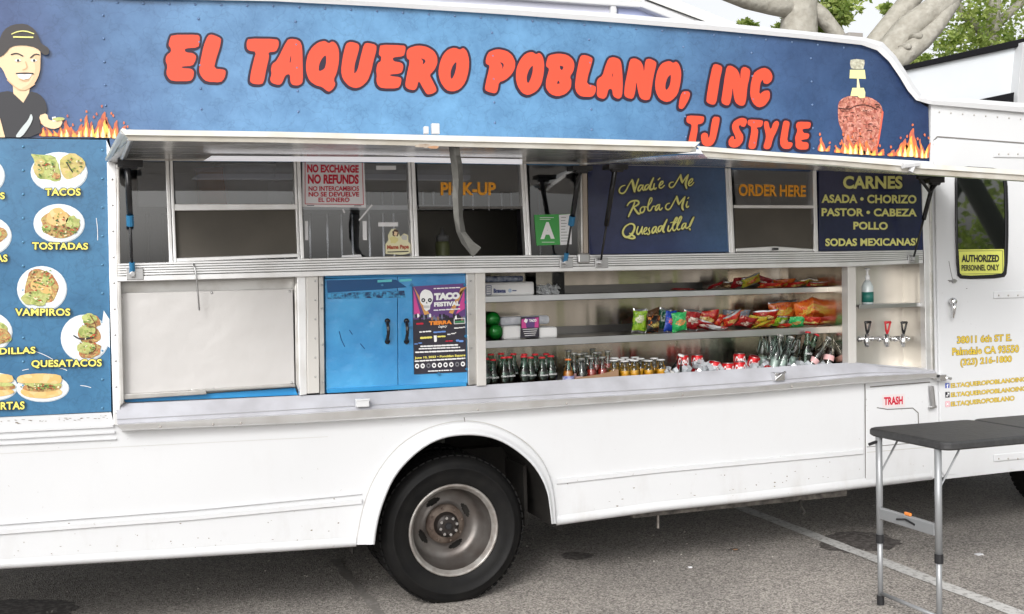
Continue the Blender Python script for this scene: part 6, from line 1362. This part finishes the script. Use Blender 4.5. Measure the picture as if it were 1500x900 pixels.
for xx in (tx0, xl_+L_-(tx0-xl_)):
    sgn = 1 if xx == tx0 else -1
    for yy in (ty0, ty1):
        zm = hz*.44
        MB().tube([(xx, yy, zm-.04), (xx, yy, hz)], .0155, 12).build('leg', LEGM, TB, smooth=True)
        MB().tube([(xx, yy, .02), (xx, yy, zm)], .0125, 12).build('lower_leg', LEGM, TB, smooth=True)
        MB().tube([(xx, yy, zm-.055), (xx, yy, zm-.015)], .019, 12).build('leg_collar', BLACK, TB)
        MB().tube([(xx, yy, 0), (xx, yy, .045)], .017, 10).build('foot', BLACK, TB)
        MB().tube([(xx+sgn*.015, yy, hz-.16), (xx+sgn*.12, yy, hz-.005)], .005, 6).build('brace', LEGM, TB)
    zc = W(1293, 745, ty1).z; bb = box('cross_bar', xx-.012, xx+.012, ty0+.014, ty1-.014, zc-.045, zc+.008, LEGM, TB, bevel=.004)
    MB().tube([(xx, ty0, .055), (xx, ty1, .055)], .0095, 10).build('lower_bar', LEGM, TB, smooth=True)
    if sgn == 1:
        box('orange_clip', xx-.006, xx+.006, (ty0+ty1)/2-.02, (ty0+ty1)/2+.02, zc+.008, zc+.022, mat('orange_clip', (.8, .25, .05), .5), bb)
        b = MB(); b.tube([(xx-.014, (ty0+ty1)/2-.06, zc-.02), (xx-.016, (ty0+ty1)/2, zc-.008), (xx-.014, (ty0+ty1)/2+.06, zc-.02)], .005, 6); b.build('embossed_badge', BLACK, bb)
b = MB(); c = Vector((tx0-.005, ty1, hz-.02)); b.tube([c, c+Vector((-.05, 0, -.012))], .008, 6); b.build('table_latch', BLACK, TB)
# scraps on the ground
for k, (x, y, w_) in enumerate([(1434, 813, .02), (1077, 806, .012), (1011, 832, .01)]):
    p = G(x, y); b = MB(); b.box(p.x-w_, p.x+w_, p.y-w_*.7, p.y+w_*.7, .001, .006, M=None); tag(b.build('paper_scrap', [PAPER, CARD, PAPER][k], None), ['white paper scrap on the asphalt beside the parking line', 'small brown leaf scrap on the asphalt below the truck side', 'tiny pale scrap on the asphalt in front of the truck'][k], 'litter')

b = MB(); rr = random.Random(21)
for k in range(420):
    p = G(rr.uniform(-60, 1560), rr.uniform(700, 905)); s_ = rr.uniform(.0015, .0045)
    if p.y > 2.5: continue
    b.box(-s_, s_, -s_*.8, s_*.8, -.0005, s_*1.1, M=Matrix.Translation((p.x, p.y, 0)) @ Matrix.Rotation(rr.uniform(0, 3), 4, 'Z'))
tag(b.build('grit', mat('loose_grit', (.2, .18, .16), .9, noise=((.5, .47, .43), .9), nscale=1.7), None), 'loose grit scattered over the asphalt in front of the truck', 'grit', kind='stuff')
# ================================================================== BEHIND THE TRUCK
# pale framed canopy seen over the roof
YC = 4.2
cn = thing('white_canopy', 'white framed canopy with lavender panels rising behind the truck roof', 'canopy', tuple(Vector((W(800, 20, YC).x, YC, 0))))
prism('canopy_panel', [(300, -40), (900, -1), (905, 30), (905, 90), (300, 90)], YC, YC+.05, LAV, cn, bevel=0)
prism('canopy_panel', [(906, 8), (945, 12), (1003, 39), (1010, 90), (906, 90)], YC+.01, YC+.05, mat('pale_blue_panel', (.45, .5, .75), .4), cn, bevel=0)
def rod(name, a_, b_, wd, y, m_, par, th=.1):
    dx, dy = b_[0]-a_[0], b_[1]-a_[1]; l = math.hypot(dx, dy); nx, ny = -dy/l*wd/2, dx/l*wd/2
    return prism(name, [(a_[0]+nx, a_[1]+ny), (b_[0]+nx, b_[1]+ny), (b_[0]-nx, b_[1]-ny), (a_[0]-nx, a_[1]-ny)], y, y+th, m_, par, bevel=.01)
rod('frame_rail', (600, -16), (948, 8), 8, YC-.06, WHITE2, cn); rod('frame_rail', (940, 5), (1060, 52), 11, YC-.08, WHITE2, cn); rod('frame_rail', (950, -8), (1110, 56), 17, YC-.02, mat('canopy_top', (.72, .72, .7), .5), cn, .5)
rod('frame_post', (899, 5), (901, 60), 8, YC-.05, WHITE2, cn); rod('gasket_line', (945, -1), (1060, 42), 1.6, YC-.09, BLACK, cn, .02)
for px in (320, 901): c = W(px, 60, YC); box('frame_leg', c.x-.05, c.x+.05, YC, YC+.1, 0, c.z, WHITE2, cn)
c0, c1 = W(300, 90, YC), W(1005, 90, YC); box('canopy_back_wall', c0.x, c1.x, YC+.06, YC+.12, 0, c0.z, WHITE2, cn)
# white roofed structure on the right
YB = 5.0
sh = thing('white_pavilion', 'white pavilion wall under a sloping black roof edge right of the truck cab', 'building', (W(1420, 120, YB).x, YB, 0))
prism('gable_wall', [(1296, 108), (1500, 62), (1760, 5), (1760, 260), (1290, 260)], YB, YB+.1, mat('pavilion_wall', (.66, .69, .72), .6, noise=((.62, .65, .68), .5), nscale=3), sh, bevel=0)
prism('roof_edge', [(1290, 104), (1500, 56), (1760, -3), (1760, 11), (1500, 67), (1290, 111)], YB-.05, YB+1.4, mat('black_roof_edge', (.012, .012, .014), .9, spec=.1), sh, bevel=.01)
prism('dark_sill', [(1404, 152), (1430, 147), (1492, 134), (1600, 110), (1600, 118), (1500, 158), (1415, 158)], YB-.06, YB+.02, mat('black_roof_edge', (.012, .012, .014), .9, spec=.1), sh)
prism('pillar', [(1499, 62), (1520, 57), (1516, 260), (1489, 260), (1491, 140)], YB-.12, YB+.02, mat('pillar_grey', (.5, .51, .52), .6), sh)
c0, c1 = W(1290, 260, YB), W(1760, 260, YB); box('lower_wall', c0.x, c1.x, YB+.02, YB+.12, 0, c0.z, mat('pavilion_wall', (.66, .69, .72), .6), sh)
# roof vent nub
c = W(1254, 58, .3); box('roof_marker', c.x-.05, c.x+.05, .3, .36, c.z-.05, c.z+.04, mat('dusty_metal', (.3, .28, .26), .6), T)

# trees
def bark(name, c0=(.3, .28, .235), c1=(.42, .4, .35)):
    m = mat(name, c0, .85, noise=(c1, .6), nscale=9, bump=1.); nodes_of(m)[0].nodes['Bump'].inputs['Distance'].default_value = .035; return m
BARK = bark('pale_bark'); 
LEAF = [mat('leaf_light', (.45, .52, .17), .5), mat('leaf_mid', (.33, .41, .12), .5), mat('leaf_dark', (.17, .24, .06), .55)]
for m_ in LEAF:
    t, b_ = nodes_of(m_); N = t.nodes.new; tr_ = N('ShaderNodeBsdfTranslucent'); tr_.inputs[0].default_value = (.35, .5, .06, 1); mx = N('ShaderNodeMixShader'); mx.inputs[0].default_value = .4
    t.links.new(b_.outputs[0], mx.inputs[1]); t.links.new(tr_.outputs[0], mx.inputs[2]); t.links.new(mx.outputs[0], t.nodes['Material Output'].inputs[0])
def leaves(name, clusters, parent, n_per, size, seed):
    rr = random.Random(seed); V = []; Fc = []; Mi = []
    for (c, r) in clusters:
        for sub in range(max(3, int(n_per/14))):
            q = Vector((rr.gauss(0, 1), rr.gauss(0, 1), rr.gauss(0, .8)))*r*.5+Vector(c); sr = r*rr.uniform(.12, .3); tone = rr.choice([0, 0, 1, 1, 2])
            for k in range(14):
                p = q+Vector((rr.gauss(0, 1), rr.gauss(0, 1), rr.gauss(0, .8)))*sr; s_ = size*rr.uniform(.6, 1.3)
                u = Vector((rr.uniform(-1, 1), rr.uniform(-1, 1), rr.uniform(-.6, .4))).normalized(); v = u.cross(Vector((rr.uniform(-1, 1), rr.uniform(-1, 1), rr.uniform(-1, 1)))).normalized(); nn = u.cross(v)*s_*.18
                o = len(V); V += [p, p+u*s_*.35+v*s_*.42+nn, p+u*s_*.6+v*s_*.2, p+u*s_, p+u*s_*.6-v*s_*.2, p+u*s_*.35-v*s_*.42+nn]
                Fc.append((o, o+1, o+2, o+3, o+4, o+5)); Mi.append(min(2, max(0, tone+rr.choice([-1, 0, 0, 1]))))
    return mk(name, V, Fc, LEAF, parent, mi=Mi)
def limb(b, pts, radii, y=None, n=14):
    b.tube(pts, radii, n)
YT = 8.5
t1 = thing('sycamore_tree', 'pale trunked sycamore forking low behind the middle of the truck roof', 'tree', (W(1168, 100, YT).x, YT, 0))
b = MB(); base = W(1170, 300, YT); base.z = 0
sc = (W(1180, 40, YT)-W(1170, 40, YT)).length/10
limb(b, [base, W(1169, 200, YT), W(1169, 60, YT), W(1172, 10, YT), W(1178, -60, YT), W(1190, -200, YT), W(1200, -360, YT)], [sc*34, sc*28, sc*24, sc*21, sc*18, sc*12, sc*5])
limb(b, [W(1176, 16, YT), W(1130, 8, YT), W(1095, 2, YT), W(1060, -10, YT-.2), W(960, -80, YT-.3), W(900, -200, YT)], [sc*13, sc*12, sc*10, sc*8.5, sc*7, sc*3])
limb(b, [W(1180, 8, YT), W(1204, 24, YT-.05), W(1226, 50, YT-.1), W(1244, 84, YT-.1)], [sc*12, sc*10.5, sc*9, sc*8])
limb(b, [W(1180, 0, YT), W(1215, -60, YT+.4), W(1250, -180, YT+.6)], [sc*14, sc*9, sc*4])
b.build('trunk', BARK, t1, smooth=True)
leaves('crown', [(W(1212, 2, YT+.3), .3), (W(1228, 12, YT), .2), (W(1232, 26, YT+.3), .12), (W(1200, 46, YT+.3), .1), (W(1092, 38, YT+.6), .1), (W(1146, 44, YT+.6), .12), (W(1070, -190, YT), 1.3), (W(1190, -250, YT+1), 1.8), (W(1290, -230, YT+1), 1.3), (W(960, -240, YT), 1.5), (W(1303, 14, YT+.5), .08)], t1, 420, .09, 1)
t2 = thing('sycamore_tree', 'leaning pale sycamore with two broad limbs behind the truck cab', 'tree', (W(1275, 100, YT-.6).x, YT-.6, 0))
b = MB(); base = W(1240, 300, YT-.6); base.z = 0; Y2 = YT-.6
limb(b, [base, W(1262, 190, Y2), W(1288, 95, Y2), W(1330, 42, Y2), W(1385, 2, Y2), W(1440, -60, Y2), W(1520, -180, Y2)], [sc*34, sc*28, sc*19, sc*17, sc*16, sc*13, sc*6])
limb(b, [W(1262, 120, Y2+.3), W(1285, 62, Y2+.3), W(1318, 20, Y2+.4), W(1345, -15, Y2+.4), W(1380, -90, Y2+.5)], [sc*16, sc*14.5, sc*14, sc*13, sc*7])
limb(b, [W(1290, 100, Y2-.2), W(1320, 85, Y2-.25), W(1352, 60, Y2-.3), W(1372, 40, Y2-.2), W(1400, 5, Y2-.1)], [sc*13, sc*12.5, sc*11, sc*9, sc*6])
for (x, y) in ((1308, 82), (1334, 68), (1350, 52)): V_ = W(x, y, Y2-.42); limb(b, [V_+Vector((0, .2, 0)), V_+Vector((-.01, .02, 0)), V_+Vector((-.01, .0, 0))], [sc*5, sc*4, sc*2.2], n=8)
b.build('trunk', BARK, t2, smooth=True)
leaves('crown', [(W(1520, -260, Y2), 1.8), (W(1420, -250, Y2+1), 1.5), (W(1620, -200, Y2), 1.8)], t2, 420, .1, 2)
Y3 = 11.5
t3 = thing('leafy_tree', 'bright green leafy tree beyond the white pavilion at the right edge', 'tree', (W(1450, 60, Y3).x, Y3, 0))
b = MB(); base = W(1450, 200, Y3); base.z = 0; s3 = (W(1180, 40, Y3)-W(1170, 40, Y3)).length/10
limb(b, [base, W(1450, 100, Y3), W(1455, 20, Y3), W(1470, -100, Y3)], [s3*16, s3*12, s3*9, s3*3]); limb(b, [W(1452, 60, Y3), W(1410, 20, Y3), W(1370, -60, Y3)], [s3*7, s3*5, s3*2]); limb(b, [W(1455, 40, Y3), W(1500, 0, Y3), W(1560, -60, Y3)], [s3*7, s3*5, s3*2])
b.build('trunk', BARK, t3, smooth=True)
leaves('crown', [(W(1405, 25, Y3), .7), (W(1440, 20, Y3), .8), (W(1485, 30, Y3), .8), (W(1425, 55, Y3), .5), (W(1385, 68, Y3), .3), (W(1465, 55, Y3), .5), (W(1520, 30, Y3), .9), (W(1350, 88, Y3), .16), (W(1330, 95, Y3), .12), (W(1440, -30, Y3), .9), (W(1500, -40, Y3), 1.0)], t3, 310, .11, 3)

# ================================================================== TREES ACROSS THE CAR PARK (behind the camera, mirrored in the glass)
def park_tree(x, y, h, seed, lean, label):
    rr = random.Random(seed); t = thing('park_tree', label, 'tree', (x, y, 0), 'trees across the car park'); b = MB()
    b.tube([(x, y, 0), (x+lean*.3, y, h*.3), (x+lean*.8, y, h*.6), (x+lean, y, h)], [.4, .34, .25, .08], 12)
    cl = []
    for k in range(5):
        a_ = rr.uniform(0, 6.28); q = Vector((x+lean*.6+math.cos(a_)*h*.3, y+math.sin(a_)*h*.3, h*rr.uniform(.6, .95))); b.tube([(x+lean*.5, y, h*.4), (q+Vector((x+lean*.5, y, h*.4)))*.5+Vector((0, 0, .3)), q], [.16, .1, .04], 8); cl.append((q, h*.28))
    cl += [(Vector((x+lean, y, h*.9)), h*.3), (Vector((x+rr.uniform(-2, 2), y, h*.55)), h*.22)]
    b.build('trunk', mat('dark_bark', (.1, .08, .06), .9), t, smooth=True); leaves('crown', cl, t, 260, .3, seed)
tp_ = thing('park_tree', 'leaning tree across the car park mirrored in the cab window', 'tree', (15.4, -10, 0))
b = MB(); b.tube([(15.5, -10, 0), (14.9, -10, 1.2), (14.2, -10, 2.2), (13.5, -10, 3.2), (12.6, -10, 4.6), (12.2, -10.2, 6)], [.26, .2, .18, .17, .14, .05], 10)
b.build('trunk', mat('dark_bark', (.03, .028, .024), .9), tp_, smooth=True); leaves('crown', [(Vector((12.2, -10.5, 6.2)), 1.6), (Vector((14.5, -11.5, 6.4)), 1.5)], tp_, 260, .25, 31)
park_tree(17, -15, 6.5, 21, .6, 'tall leafy tree across the car park mirrored in the cab window')
tq_ = thing('park_hedge', 'tall leafy hedge across the car park mirrored in the cab window', 'hedge', (17.5, -16, 0))
leaves('foliage', [(Vector((13.5+k*1.4, -16.5, 1.3+1.4*(k % 2))), 1.5) for k in range(6)], tq_, 300, .25, 33)
S.render.resolution_x = 1024; S.render.resolution_y = 614
S.render.engine = 'CYCLES'
